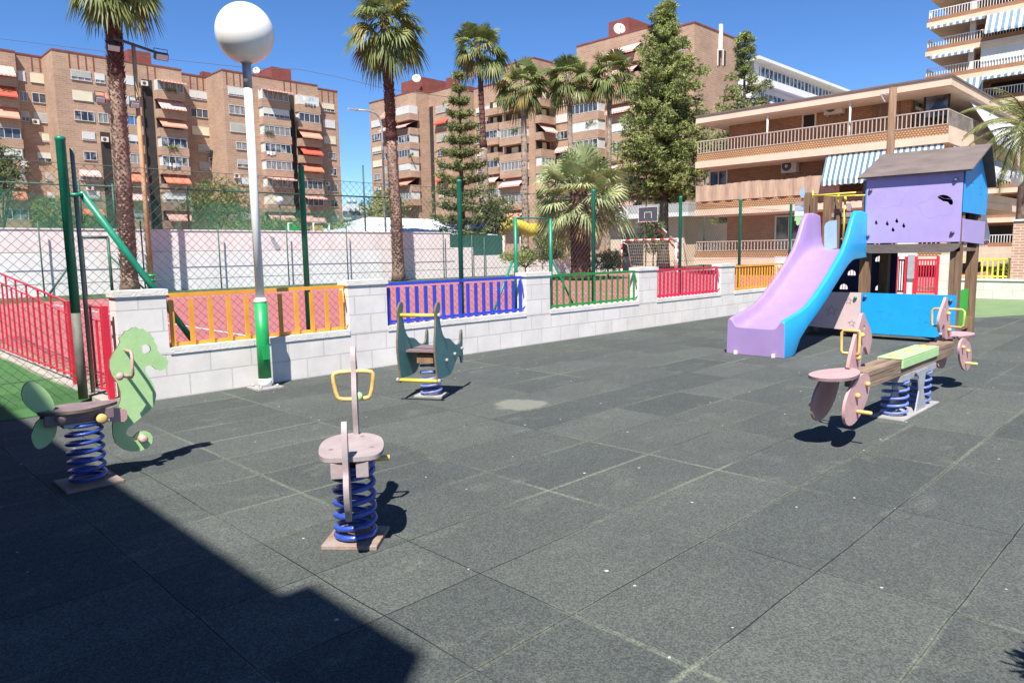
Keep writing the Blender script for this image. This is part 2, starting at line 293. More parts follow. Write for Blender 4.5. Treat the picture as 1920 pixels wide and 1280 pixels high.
    mx6 = N(t, 'ShaderNodeMix', data_type='RGBA'); mx6.inputs[7].default_value = (0.42, 0.40, 0.38, 1); L(ls.outputs[0], mx6.inputs[0]); L(mx5.outputs[2], mx6.inputs[6])
    # granule grain
    n6v = N(t, 'ShaderNodeTexVoronoi', Scale=150.0); L(pos, n6v.inputs['Vector'])
    n6s = N(t, 'ShaderNodeSeparateColor'); L(n6v.outputs['Color'], n6s.inputs[0])
    n6 = N(t, 'ShaderNodeMath', operation='MULTIPLY'); n6.inputs[1].default_value = 1.0; L(n6s.outputs[1], n6.inputs[0])
    r6 = N(t, 'ShaderNodeValToRGB'); r6.color_ramp.elements[0].position = 0.1; r6.color_ramp.elements[1].position = 0.95
    r6.color_ramp.elements[0].color = (0.64, 0.64, 0.66, 1); r6.color_ramp.elements[1].color = (1.38, 1.4, 1.34, 1); L(n6.outputs[0], r6.inputs[0])
    mx7 = N(t, 'ShaderNodeMix', data_type='RGBA', blend_type='MULTIPLY'); mx7.inputs[0].default_value = 0.9; L(mx6.outputs[2], mx7.inputs[6]); L(r6.outputs[0], mx7.inputs[7])
    # worn pale patch
    pc = onZ(975, 757); 
    ds = N(t, 'ShaderNodeVectorMath', operation='DISTANCE'); ds.inputs[1].default_value = pc; L(ws.outputs[0], ds.inputs[0])
    n7 = N(t, 'ShaderNodeTexNoise', Scale=7.0, Detail=4); L(pos, n7.inputs['Vector'])
    da = N(t, 'ShaderNodeMath', operation='MULTIPLY_ADD'); da.inputs[1].default_value = 0.22; L(n7.outputs[0], da.inputs[0]); L(ds.outputs['Value'], da.inputs[2])
    r8 = N(t, 'ShaderNodeMapRange'); r8.inputs[1].default_value = 0.40; r8.inputs[2].default_value = 0.32; L(da.outputs[0], r8.inputs[0])
    r8m = N(t, 'ShaderNodeMath', operation='MULTIPLY'); r8m.inputs[1].default_value = 0.5; L(r8.outputs[0], r8m.inputs[0])
    mx8 = N(t, 'ShaderNodeMix', data_type='RGBA'); mx8.inputs[7].default_value = (0.25, 0.25, 0.20, 1); L(r8m.outputs[0], mx8.inputs[0]); L(mx7.outputs[2], mx8.inputs[6])
    L(mx8.outputs[2], b.inputs['Base Color']); b.inputs['Roughness'].default_value = 0.95; b.inputs['Specular IOR Level'].default_value = 0.12
    hm = N(t, 'ShaderNodeMath', operation='MULTIPLY_ADD'); hm.inputs[1].default_value = -3.0; L(gl.outputs[0], hm.inputs[0]); L(n6.outputs[0], hm.inputs[2])
    bp = N(t, 'ShaderNodeBump', Strength=0.3, Distance=0.003); L(hm.outputs[0], bp.inputs['Height']); L(bp.outputs[0], b.inputs['Normal'])
    return m
K['rubber'] = rubber()

# ------------------------------------------------------------------ mesh building
class MB:
    def __init__(s): s.v = []; s.f = []; s.m = []; s.mats = []; s.sm = []
    def mi(s, k):
        if k not in s.mats: s.mats.append(k)
        return s.mats.index(k)
    def add(s, vs, fs, k, smooth=False):
        o = len(s.v); s.v += [tuple(x) for x in vs]; i = s.mi(k)
        for f in fs: s.f.append(tuple(o+a for a in f)); s.m.append(i); s.sm.append(smooth)
        return s
    def box(s, a, b, k):
        x0, x1 = sorted((a[0], b[0])); y0, y1 = sorted((a[1], b[1])); z0, z1 = sorted((a[2], b[2]))
        return s.add([(x0,y0,z0),(x1,y0,z0),(x1,y1,z0),(x0,y1,z0),(x0,y0,z1),(x1,y0,z1),(x1,y1,z1),(x0,y1,z1)],
                     [(0,3,2,1),(4,5,6,7),(0,1,5,4),(1,2,6,5),(2,3,7,6),(3,0,4,7)], k)
    def obox(s, c, ax, ay, az, k):
        c = V(c); ax, ay, az = V(ax), V(ay), V(az); vs = []
        for z in (-1, 1):
            for (x, y) in ((-1,-1),(1,-1),(1,1),(-1,1)): vs.append(c+ax*x+ay*y+az*z)
        return s.add(vs, [(0,3,2,1),(4,5,6,7),(0,1,5,4),(1,2,6,5),(2,3,7,6),(3,0,4,7)], k)
    def tube(s, pts, r, k, n=8, cap=True, r2=None, closed=False):
        pts = [V(p) for p in pts]; vs = []; P = len(pts); up = None
        for i, p in enumerate(pts):
            if closed: d = (pts[(i+1) % P]-pts[i-1])
            else: d = (pts[min(i+1, P-1)]-pts[max(i-1, 0)])
            d.normalize()
            if up is None: up = V((0,0,1)) if abs(d.z) < 0.9 else V((1,0,0))
            a = d.cross(up)
            if a.length < 1e-6: a = d.cross(V((0,1,0)))
            a.normalize(); bb = a.cross(d).normalized(); up = bb
            rr = r if not isinstance(r, (list, tuple)) else r[i]
            if r2 is not None: rr = r+(r2-r)*i/(P-1)
            for j in range(n):
                t = 2*math.pi*j/n; vs.append(p+a*(math.cos(t)*rr)+bb*(math.sin(t)*rr))
        fs = []
        for i in range(P if closed else P-1):
            for j in range(n):
                A = i*n+j; B = i*n+(j+1) % n; i2 = (i+1) % P
                fs.append((A, B, i2*n+(j+1) % n, i2*n+j))
        if cap and not closed: fs.append(tuple(range(n))[::-1]); fs.append(tuple((P-1)*n+j for j in range(n)))
        return s.add(vs, fs, k, True)
    def lathe(s, c, prof, k, n=24, axis=(0,0,1)):
        c = V(c); ax = V(axis).normalized(); a = ax.orthogonal().normalized(); bb = ax.cross(a); vs = []
        for (r, h) in prof:
            for j in range(n):
                t = 2*math.pi*j/n; vs.append(c+ax*h+a*(math.cos(t)*r)+bb*(math.sin(t)*r))
        fs = []
        for i in range(len(prof)-1):
            for j in range(n): fs.append((i*n+j, i*n+(j+1) % n, (i+1)*n+(j+1) % n, (i+1)*n+j))
        fs.append(tuple(range(n))[::-1]); fs.append(tuple((len(prof)-1)*n+j for j in range(n)))
        return s.add(vs, fs, k, True)
    def ball(s, c, r, k, n=12, sq=1.0, axis=(0,0,1)):
        return s.lathe(c, [(max(1e-4, r*math.sin(math.pi*i/n)), -r*math.cos(math.pi*i/n)*sq) for i in range(n+1)], k, 2*n, axis)
    def board(s, outline, thick, k, holes=(), edge=None):
        """flat board of real thickness; outline/holes = lists of 3D points in one plane; thick = thickness vector"""
        thick = V(thick); loops = [[V(p) for p in outline]]+[[V(p) for p in h] for h in holes]
        bm = bmesh.new(); es = []
        idx = []
        for lp in loops:
            vs = [bm.verts.new(p) for p in lp]; idx.append(vs)
            for i in range(len(vs)): es.append(bm.edges.new((vs[i], vs[(i+1) % len(vs)])))
        bm.verts.index_update()
        bmesh.ops.triangle_fill(bm, use_beauty=True, use_dissolve=False, edges=es, normal=thick.normalized())
        bm.verts.index_update()
        tri = [tuple(v.index for v in f.verts) for f in bm.faces]; P = [v.co.copy() for v in bm.verts]; bm.free()
        h = thick/2
        s.add([p-h for p in P], tri, k); s.add([p+h for p in P], [f[::-1] for f in tri], k)
        for lp in loops:
            n = len(lp)
            s.add([p-h for p in lp]+[p+h for p in lp], [(i, (i+1) % n, n+(i+1) % n, n+i) for i in range(n)], edge or k, n > 10)
        return s
    def build(s, name, parent=None, recalc=True):
        me = bpy.data.meshes.new(name); off = V((0,0,0))
        if parent is not None: off = ORIG.get(parent.name, V((0,0,0)))
        me.from_pydata([(x-off.x, y-off.y, z-off.z) for x, y, z in s.v], [], s.f)
        for k in s.mats: me.materials.append(K[k])
        me.polygons.foreach_set('material_index', s.m); me.polygons.foreach_set('use_smooth', s.sm)
        me.update()
        if recalc and len(s.f) < 20000:
            bm = bmesh.new(); bm.from_mesh(me); bmesh.ops.recalc_face_normals(bm, faces=bm.faces); bm.to_mesh(me); bm.free()
        o = bpy.data.objects.new(name, me); COL.objects.link(o)
        if parent is not None: o.parent = parent; ORIG[o.name] = off
        return o
ORIG = {}
def thing(name, label, cat, loc=(0,0,0), group=None):
    o = bpy.data.objects.new(name, None); COL.objects.link(o); o.empty_display_size = 0.2
    o.location = loc; ORIG[o.name] = V(loc); o['label'] = label; o['category'] = cat
    if group: o['group'] = group
    return o
def tag(o, label, cat, group=None):
    o['label'] = label; o['category'] = cat
    if group: o['group'] = group
    return o
def struct(o): o['kind'] = 'structure'; return o
def stuff(o, label=None, cat=None):
    o['kind'] = 'stuff'
    if label: o['label'] = label; o['category'] = cat
    return o
def smooth_loop(pts, it=2, closed=True):
    for _ in range(it):
        q = []; n = len(pts)
        for i in range(n):
            a, b = V(pts[i]), V(pts[(i+1) % n]); q.append(a*0.75+b*0.25); q.append(a*0.25+b*0.75)
        pts = q
    return pts
def lerp(a, b, t): return a+(b-a)*t

# ================================================================== SETTING
mb = MB(); mb.add([(-1500,-1500,-0.02),(1500,-1500,-0.02),(1500,1500,-0.02),(-1500,1500,-0.02)], [(0,1,2,3)], 'soil'); struct(mb.build('ground'))
mb = MB()
edge = onZ(1840, 595); X1 = 17.3
mb.add([(-6,-8,0),(X1-1.5,-8,0),(18.6,3.1,0),(17.3,3.7,0),(16.6,8.1,0),(-6,8.1,0)], [(0,1,2,3,4,5)], 'rubber'); struct(mb.build('playground_surface'))
mb = MB(); mb.add([(15.8,-8,-0.004),(23.4,-8,-0.004),(23.4,8.3,-0.004),(16.4,8.3,-0.004),(17.0,3.2,-0.004)], [(0,1,2,3,4)], 'turf_pale'); struct(mb.build('pale_green_surface'))
# red court with white lines, grass bank, turf ramp
mb = MB(); mb.add([(2.4,8.25,-0.01),(45,8.25,-0.01),(45,29.8,-0.01),(2.4,29.8,-0.01)], [(0,1,2,3)], 'court')
for y0 in (27.5,): mb.add([(2.4,y0,-0.006),(40,y0,-0.006),(40,y0+0.06,-0.006),(2.4,y0+0.06,-0.006)], [(0,1,2,3)], 'white')
for x0 in (6.0, 20.0): mb.add([(x0,8.6,-0.005),(x0+0.06,8.6,-0.005),(x0+0.06,27.4,-0.005),(x0,27.4,-0.005)], [(0,1,2,3)], 'white')
struct(mb.build('sports_court'))
mb = MB(); mb.add([(-4,29.8,-0.006),(60,29.8,-0.006),(60,34,0.05),(-4,34,0.05)], [(0,1,2,3)], 'grassbank'); struct(mb.build('grass_strip'))
mb = MB(); gx = 14; gy = 20; vs = []
for j in range(gy+1):
    for i in range(gx+1):
        x = -3+5.12*i/gx; y = 8.05+12*j/gy
        z = 0.035+0.015*math.sin(x*3.1+y*2.2)*min(1, j/2)+0.01*random.random()*min(1, j)
        vs.append((x, y+(0.03*math.sin(x*7) if j == 0 else 0), z if j else 0.006))
mb.add(vs, [(j*(gx+1)+i, j*(gx+1)+i+1, (j+1)*(gx+1)+i+1, (j+1)*(gx+1)+i) for j in range(gy) for i in range(gx)], 'turf', True)
struct(mb.build('turf_ramp'))
mb = MB(); mb.box((2.1, 8.0, -0.02), (2.32, 22, 0.07), 'curb'); struct(mb.build('kerb'))
mb = MB(); mb.add([(2.32,8.25,-0.006),(2.6,8.25,-0.006),(2.6,22,-0.006),(2.32,22,-0.006)], [(0,1,2,3)], 'soil'); struct(mb.build('soil_strip'))

# raised terrain behind the court wall (seen only where plants stand)
mb = MB(); mb.box((-40, 33.4, -1), (27, 110, 1.9), 'soil'); struct(mb.build('terrace'))

# ================================================================== near block wall
WY = 7.974
t = thing('block_wall', 'low white painted block wall with square piers along the playground edge', 'wall', (2.3, WY, 0))
PX = [(2.29, 2.78), (5.0, 5.585), (8.26, 8.82), (11.33, 11.93), (14.4, 15.0)]
mb = MB(); mb.box((2.29, WY, -0.05), (19.2, WY+0.2, 0.47), 'block'); mb.build('wall', t)
mb = MB(); xs = [2.78, 5.0, 5.585, 8.26, 8.82, 11.33, 11.93, 14.4, 15.0, 17.6]
for i in range(0, 10, 2):
    x = xs[i]
    while x < xs[i+1]-0.01:
        x2 = min(x+0.94, xs[i+1]); mb.box((x+0.003, WY-0.012, 0.472), (x2-0.003, WY+0.22, 0.54), 'cap'); x = x2
mb.build('coping', t)
for (a, b_) in PX+[(17.6, 19.2)]:
    mb = MB(); mb.box((a, WY-0.003, 0.472), (b_, WY+0.203, 1.10), 'block'); p = mb.build('pier', t)
    mb = MB(); mb.box((a-0.02, WY-0.02, 1.102), (b_+0.02, WY+0.22, 1.165), 'cap'); mb.build('pier_cap', p)

def railing_panel(name, label, x0, x1, nb, key, zt=1.08, zb=0.59, hw=0.022, y=WY+0.1, brace=True):
    t = thing(name, label, 'railing', (x0, y, zb))
    mb = MB(); mb.box((x0, y-0.02, zt-0.02), (x1+0.03, y+0.025, zt+0.022), key); mb.build('top_rail', t)
    mb = MB(); mb.box((x0+0.02, y-0.015, zb-0.018), (x1, y+0.02, zb+0.018), key); mb.build('bottom_rail', t)
    for i in range(nb):
        x = lerp(x0+0.06, x1-0.06, i/(nb-1)); mb = MB()
        mb.box((x-hw, y-0.045, zb-0.03), (x+hw, y-0.0225, zt-0.045), key); mb.build('bar', t)
    if brace:
        mb = MB()
        mb.tube([(x1-0.03, y-0.03, zt-0.02), (x1-0.06, y-0.1, zt-0.2)], 0.012, key, 6); mb.tube([(x1-0.02, y-0.03, zb), (x1+0.02, y-0.08, zb+0.06)], 0.012, key, 6); mb.build('bracket', t)
railing_panel('railing_panel', 'yellow orange slatted railing between the first two white piers by the lamp post', 2.79, 4.99, 11, 'yellow', 1.09, 0.56, 0.024)
railing_panel('railing_panel', 'deep blue slatted railing between two white piers behind the teal spring toy', 5.6, 8.25, 17, 'blue', 1.09, 0.58, 0.026)
railing_panel('railing_panel', 'dark green slatted railing set between white piers', 8.84, 11.32, 15, 'green', 1.09, 0.58, 0.017)
railing_panel('railing_panel', 'crimson red slatted railing set between two white piers', 11.94, 14.39, 18, 'crimson', 1.09, 0.58, 0.02)
railing_panel('railing_panel', 'yellow railing with thin bars to the left of the slide', 15.02, 17.5, 18, 'yellow', 1.09, 0.58, 0.019)

# ================================================================== near chain link fence
FY = 8.34
t = thing('chain_link_fence', 'tall green chain link fence with thick posts behind the low white wall', 'fence', (2.0, FY, 0))
posts = [(2.02, 0.045, 2.66, .95), (4.63, 0.036, 2.56, .3), (7.22, 0.036, 2.54, .3), (10.42, 0.036, 2.55, .3), (13.32, 0.034, 2.55, .3), (15.9, 0.034, 2.6, .3), (18.6, 0.034, 2.6, .3)]
for (x, r, h, z) in posts:
    mb = MB(); mb.lathe((x, FY, 0), [(r, z), (r, h), (r*1.08, h+0.005), (r*1.08, h+0.03), (r*0.6, h+0.045)], 'post_green', 14); mb.build('post', t)
mb = MB(); mb.tube([(2.13, FY+0.06, 0.1), (2.13, FY+0.06, 2.6)], 0.022, 'soffit_green', 8); mb.build('post', t)
mb = MB(); mb.lathe((2.02, FY, 0), [(0.045, 0.06), (0.045, 0.948)], 'post_grey', 14); mb.build('post', t)
mb = MB(); mb.tube([(2.06, FY-0.02, 2.13), (2.17, FY-0.02, 2.14)], 0.02, 'post_green', 8); mb.tube([(2.16, FY, 2.17), (3.25, FY, 0.42)], 0.035, 'post_green', 12); mb.build('brace', t)
pt = onY(966, 408, FY); pr = onY(1032, 412, FY)
mb = MB()
for x in (pt.x, pr.x): mb.tube([(x, FY, 0.5), (x, FY, pt.z)], 0.03, 'post_green', 8)
mb.tube([(pt.x, FY, pt.z), (pr.x, FY, pt.z)], 0.012, 'post_green', 8); mb.build('gate_frame', t)
for (a, b_) in (((960, 492), (920, 600)), ((1036, 488), (1080, 582))):
    A = onY(*a, FY); B = onY(*b_, FY); mb = MB(); mb.tube([A, B], 0.018, 'post_green', 8); mb.build('brace', t)
def chainlink(mb, x0, x1, z0, z1, pitch, r, key, f):
    """diagonal wires both ways, clipped to the rectangle; f(x,z)->point"""
    H = z1-z0; n = int((x1-x0+H)/pitch)+1
    for s_ in (1, -1):
        for i in range(n):
            xs_ = x0-H+i*pitch if s_ == 1 else x0+i*pitch
            a, b_ = 0.0, 1.0
            xa = xs_; dx = H*s_
            # clip x to [x0,x1]
            ta, tb = sorted(((x0-xa)/dx, (x1-xa)/dx)); a = max(a, ta); b_ = min(b_, tb)
            if b_-a < 0.01: continue
            p = f(xa+dx*a, z0+H*a); q = f(xa+dx*b_, z0+H*b_)
            o = V((0, 0.004*s_, 0)); mb.tube([p+o, q+o], r, key, 3, cap=False)
mb = MB(); chainlink(mb, -0.6, 19, 0.06, 2.45, 0.098, 0.0023, 'wire', lambda x, z: V((x, FY+0.05, z)))
for z in (2.45, 1.25, 0.3): mb.tube([(-0.6, FY+0.05, z), (19, FY+0.05, z)], 0.0035, 'wire', 4)
mb.build('wire_mesh', t, recalc=False)
# far court fence: posts in front of the court wall, top rails and green gauze
t = thing('court_fence', 'far chain link fence with green gauze standing on the long court wall', 'fence', (6, 33.17, 2.6))
for (px, top) in ((152, 340), (215, 345), (353, 350), (684, 310), (752, 370)):
    z = onY(px, top, 33.17).z; x_ = onY(px, 400, 33.17).x
    mb = MB(); mb.tube([(x_, 33.17, 2.6), (x_, 33.17, z)], 0.045, 'wire_far', 6); mb.build('post', t)
for (px, top) in ((75, 415), (265, 415), (408, 425), (535, 425), (646, 425), (830, 425), (883, 440), (906, 445)):
    p = onY(px+8, 545, 32.7) if px < 700 else onY(px+3, 520, 32.7); z = onY(px, top, 32.7).z
    mb = MB(); mb.tube([(p.x, 32.7, 0), (p.x, 32.7, z)], 0.03, 'wire_far', 6); mb.build('post', t)
A = onY(-30, 340, 33.17); B = onY(730, 371, 33.17)
for (p, q, r_) in ((A, V((B.x, 33.17, B.z)), 0.04), (V((A.x, 32.7, 1.75)), V((27.7, 32.7, 1.72)), 0.012)):
    mb = MB(); mb.tube([p, q], r_, 'wire_far', 6); mb.build('rail', t)
mb = MB(); chainlink(mb, A.x, 27, 2.7, 4.6, 0.3, 0.005, 'wire_far', lambda x, z: V((x, 33.17, z))); mb.build('wire_mesh', t, recalc=False)
mb = MB(); vs = []; n = 40
for i in range(n+1):
    x = lerp(A.x, 21.5, i/n); y = 33.21+0.03*math.sin(i*1.7); top = lerp(4.1, 3.65, i/n)+0.08*math.sin(i*0.9)
    vs += [(x, y, 2.7), (x, y, top)]
mb.add(vs, [(2*i, 2*i+2, 2*i+3, 2*i+1) for i in range(n)], 'net'); mb.build('gauze', t)

# court wall with stepped end
t = thing('court_wall', 'long pale pink wall with white lower band across the back of the court', 'wall', (6, 33, 0))
mb = MB(); mb.box((-20, 33, 1.7), (27.75, 33.35, 2.63), 'courtwall'); mb.box((27.75, 33, 0), (29.6, 33.35, 1.8), 'courtwall'); mb.box((29.6, 33, 0), (31.95, 33.35, 1.3), 'courtwall')
mb.box((31.95, 33, 0), (46, 33.35, 0.95), 'courtwall'); mb.box((22.9, 33.003, 0), (27.747, 33.35, 1.7), 'courtwall'); mb.build('wall', t)
mb = MB(); mb.box((-20, 32.99, 0), (22.9, 33.34, 1.7), 'courtwall_low'); mb.build('lower_band', t)
mb = MB(); mb.box((-20, 32.97, 2.632), (27.77, 33.38, 2.69), 'cap'); mb.build('coping', t)
gp = onY(515, 455, 32.98)
mb = MB(); mb.board([gp+V((0.3*a, 0, 0.35*b_)) for a, b_ in ((-0.8,1),(0,0.7),(0.2,0.1),(0.9,-0.7),(0.7,-1),(0.1,-0.9),(-0.2,-0.2),(-0.5,0.1))], (0,0.012,0), 'steel'); mb.build('paint_patch', t)

# green frame gate in the far fence, left
t = thing('court_gate', 'small dark framed wire gate standing in front of the long court wall', 'gate', (8, 31.8, 0))
a = onY(152, 445, 31.8); b_ = onY(202, 445, 31.8)
mb = MB()
for x in (a.x, b_.x): mb.tube([(x, 31.8, 0), (x, 31.8, a.z)], 0.06, 'wire_far', 8)
mb.tube([(a.x, 31.8, a.z), (b_.x, 31.8, a.z)], 0.06, 'wire_far', 8); mb.tube([(b_.x, 31.8, a.z-0.7), (b_.x+1.3, 31.8, 0.1)], 0.04, 'wire_far', 8); mb.tube([(a.x-0.5, 31.8, 1.2), (a.x-1.3, 31.8, 0.1)], 0.04, 'wire_far', 8); mb.build('frame', t)

# red metal fence along the turf ramp
def redfence(label, y0, y1, n, thick):
    X = 2.2; t = thing('metal_fence', label, 'fence', (X, y0, 0.07))
    zt = lambda y: 1.0+0.30*max(0, (y-9.3))/3.7; zm = lambda y: zt(y)-0.14
    mb = MB(); mb.tube([(X, y0, zt(y0)), (X, y1, zt(y1))], 0.013, 'red', 6); mb.tube([(X, y0, zm(y0)), (X, y1, zm(y1))], 0.009, 'red', 6); mb.tube([(X, y0, 0.17), (X, y1, 0.12)], 0.013, 'red', 6); mb.build('rail', t)
    for i in range(n):
        y = lerp(y0, y1, (i+0.5)/n); z = zt(y) if i % 2 == 0 else zm(y); mb = MB(); mb.box((X-0.011, y-0.011, 0.13), (X+0.011, y+0.011, z), 'red'); mb.build('bar', t)
    for y in thick:
        mb = MB(); mb.box((X-0.028, y-0.028, 0.06), (X+0.028, y+0.028, zt(y)+0.02), 'red'); mb.build('post', t)
redfence('red metal fence rising beside the green ramp with alternating tall and short bars', 9.36, 16.5, 23, (9.33, 16.0))
redfence('short red metal gate with thick post beside the first white pier', 8.06, 8.62, 3, (8.03,))

# ================================================================== park lamp with globe
t = thing('globe_lamp', 'white lamp post with green base and big white globe before the wall', 'street lamp', (3.7, 7.717, 0))
b0 = (3.7, 7.717, 0)
mb = MB(); mb.obox((3.7, 7.717, 0.012), (0.15, 0, 0), (0, 0.15, 0), (0, 0, 0.012), 'white_plate'); mb.build('base_plate', t)
mb = MB(); mb.lathe(b0, [(0.072, 0.024), (0.072, 0.12)], 'lampwhite'); mb.lathe(b0, [(0.071, 0.121), (0.071, 0.98)], 'lampgreen'); mb.lathe(b0, [(0.073, 0.981), (0.073, 1.0), (0.05, 1.03)], 'lampwhite')
for a in range(4):
    q = V(b0)+V((math.cos(a*1.57+.78)*0.14, math.sin(a*1.57+.78)*0.14, 0.02)); mb.lathe(q, [(0.013, 0), (0.013, 0.03)], 'steel', 6)
mb.build('green_sleeve', t)
mb = MB(); mb.lathe(b0, [(0.048, 1.03), (0.043, 3.3)], 'lampwhite'); mb.build('pole', t)
mb = MB(); mb.lathe(b0, [(0.047, 3.3), (0.047, 3.57)], 'steel'); mb.lathe(b0, [(0.05, 3.55), (0.125, 3.60), (0.132, 3.65), (0.12, 3.66)], 'soffit', 32); mb.build('collar', t)
mb = MB(); gc = V((3.7, 7.717, 3.865)); mb.ball(gc, 0.303, 'globe', 24, 1.03); gl_ = mb.build('globe', t)
mb = MB(); mb.lathe(b0, [(0.128, 3.652), (0.136, 3.655), (0.136, 3.668), (0.12, 3.672)], 'steel', 32); mb.build('seam_ring', gl_)
mb = MB(); mb.box((3.66, 7.717-0.0755, 0.34), (3.74, 7.717-0.06, 0.50), 'lampgreen'); mb.build('hatch', t)

# ================================================================== spring toys helpers
def coil(c, r, z0, z1, turns, wr, key, phase=0.0, flat=True):
    c = V(c); pts = []; n = int(turns*28)
    for i in range(n+1):
        u = i/n; a = 2*math.pi*turns*u+phase
        if flat:
            z = z0+(z1-z0)*(0.04*min(1, u/0.12)+0.92*max(0, min(1, (u-0.1)/0.8))+0.04*max(0, (u-0.88)/0.12))
        else: z = z0+(z1-z0)*u
        pts.append((c.x+math.cos(a)*r, c.y+math.sin(a)*r, z))
    mb = MB(); mb.tube(pts, wr, key, 10); return mb
def peg(mb, p, ax, r, l, key): mb.lathe(V(p), [(r*0.85, 0), (r, 0.006), (r, l-0.008), (r*0.6, l)], key, 14, axis=ax)

# ---- seahorse
o = V((1.28, 5.36, 0))
t = thing('seahorse_rocker', 'mint green seahorse spring rocker with brown seat on a blue spring', 'spring rocker', o)
def cs(pts, Y, ox=0, oy=600, s=3.764): return [onY(ox+x/s, oy+y/s, Y) for x, y in pts]
body = [(1185,290),(1178,318),(1162,343),(1130,357),(1100,347),(1070,322),(1045,315),(1024,332),(1022,362),(1060,415),(1088,470),(1100,530),(1087,590),(1050,642),(985,690),(930,735),(898,765),(885,795),(905,820),(940,825),(962,800),(990,782),(1025,780),(1055,793),(1075,822),(1070,865),(1040,900),(990,920),(920,925),(865,908),(815,870),(797,820),(792,750),(800,690),(830,620),(850,560),(848,505),(828,445),(788,390),(770,335),(772,285),(795,235),(828,190),(845,155),(836,122),(862,108),(878,76),(906,72),(932,52),(960,48),(985,64),(1012,62),(1035,84),(1060,92),(1068,112),(1085,130),(1082,150),(1108,180),(1108,210),(1135,245),(1170,270)]
eye = [(1026+36*math.cos(a*0.3927), 203+32*math.sin(a*0.3927)) for a in range(16)]
YB = 5.42
mb = MB(); mb.board(cs(body, YB), (0, 0.02, 0), 'hdpe_mint', [cs(eye, YB)], 'edge_dark'); mb.build('body', t)
tail1 = [(150,530),(153,490),(172,450),(205,433),(250,438),(300,470),(345,520),(375,570),(386,630),(300,680),(260,665),(205,625),(165,580)]
tail2 = [(262,700),(228,780),(215,822),(235,880),(265,912),(320,892),(365,850),(395,800),(402,720),(330,690)]
mb = MB(); P1 = cs(tail1, 5.36); mb.board(smooth_loop(P1, 1), (0, 0.02, 0), 'hdpe_mint', (), 'edge_dark')
P2 = cs(tail2, 5.36); mb.board(smooth_loop(P2, 1), (0, 0.02, 0), 'hdpe_mint', (), 'edge_dark'); mb.build('tail_fin', t)
sz = onY(160, 762, 5.36).z; xa = onY(68, 765, 5.36).x; xb = onY(221, 765, 5.36).x; xm = (xa+xb)/2; L_ = (xb-xa)/2
mb = MB(); prof = [(xm+L_*math.cos(a), 5.36+0.15*math.sin(a)*(1.0 if math.cos(a) < 0 else 1-0.45*math.cos(a)), sz) for a in [i*math.pi/16 for i in range(32)]]
mb.board(prof, (0, 0, 0.02), 'hdpe_mauve', (), 'edge_dark'); mb.build('seat', t)
mb = MB(); mb.box((xa+0.02, 5.27, sz-0.085), (xb-0.05, 5.295, sz-0.012), 'hdpe_mauve'); mb.box((xa+0.02, 5.43-0.04, sz-0.085), (xb-0.05, 5.405, sz-0.012), 'hdpe_mauve'); mb.build('side_board', t)
pb = cs([(750,640),(760,622),(870,622),(890,640),(890,690),(870,712),(760,712),(750,695)], 5.37)
mb = MB(); mb.board(pb, (0, 0.05, 0), 'hdpe_pink'); mb.build('bracket', t)
for (x, y, yy, r_, l_, k_) in ((708,690,5.27,0.032,0.06,'peg_yellow'), (430,700,5.27,0.026,0.03,'peg_pink'), (992,828,YB,0.026,0.09,'peg_pink')):
    mb = MB(); peg(mb, cs([(x, y)], yy)[0], (0, -1, 0), r_, l_, k_); mb.build('peg', t)
mb = MB(); A, B = cs([(885,212), (895,390)], YB-0.01)
mb.tube([A, A+V((0,-0.1,0)), A+V((-0.0,-0.13,-0.02)), B+V((0,-0.13,0.02)), B+V((0,-0.1,0)), B], 0.011, 'peg_pink', 8)
q = cs([(850,392)], YB-0.14)[0]; peg(mb, q, (-0.4, -1, 0), 0.024, 0.06, 'peg_pink'); mb.tube([q, B+V((0,-0.1,0))], 0.012, 'peg_pink', 8); mb.build('handle', t)
coil((1.285, 5.36, 0), 0.105, 0.035, sz-0.10, 7.2, 0.0125, 'spring').build('spring', t)
mb = MB(); mb.box((1.15, 5.27, sz-0.11), (1.42, 5.45, sz-0.086), 'steel'); mb.build('top_plate', t)
mb = MB(); mb.obox((1.285, 5.36, 0.01), (0.17, 0, 0), (0, 0.17, 0), (0, 0, 0.01), 'rust_plate'); mb.build('base_plate', t)

# ---- foreground pink rocker seen from behind
o = V((1.985, 3.19, 0)); ax = V((math.cos(R(55.5)), math.sin(R(55.5)), 0)); lt_ = V((-ax.y, ax.x, 0))
def L2(a, l, z): return o+ax*a+lt_*l+V((0, 0, z))
t = thing('pink_rocker', 'faded pink spring rocker seen from behind with an orange ring handle', 'spring rocker', o)
sz = 0.52
mb = MB(); st = [(-0.30,0.10),(-0.24,0.15),(-0.08,0.165),(0.08,0.15),(0.17,0.09),(0.2,0.0)]
outl = [L2(a, l, sz) for a, l in st]+[L2(a, -l, sz) for a, l in reversed(st[:-1])]
mb.board(smooth_loop(outl, 2), (0, 0, 0.022), 'hdpe_palepink', (), 'hdpe_palepink')
for a, l in ((-0.13, 0.1), (-0.13, -0.1), (0.1, 0.05), (0.1, -0.05)): mb.lathe(L2(a, l, sz+0.011), [(0.012, 0), (0.012, 0.002)], 'hdpe_mauve', 10)
mb.build('seat', t)
tp = [(-0.34,0.70),(-0.31,0.72),(-0.27,0.66),(-0.235,0.52),(-0.20,0.40),(-0.15,0.33),(-0.17,0.22),(-0.24,0.19),(-0.33,0.23),(-0.39,0.33),(-0.40,0.42),(-0.36,0.47),(-0.375,0.56)]
mb = MB(); mb.board(smooth_loop([L2(a, 0.02, z) for a, z in tp], 1), lt_*0.026, 'hdpe_palepink', (), 'hdpe_palepink'); mb.build('tail_board', t)
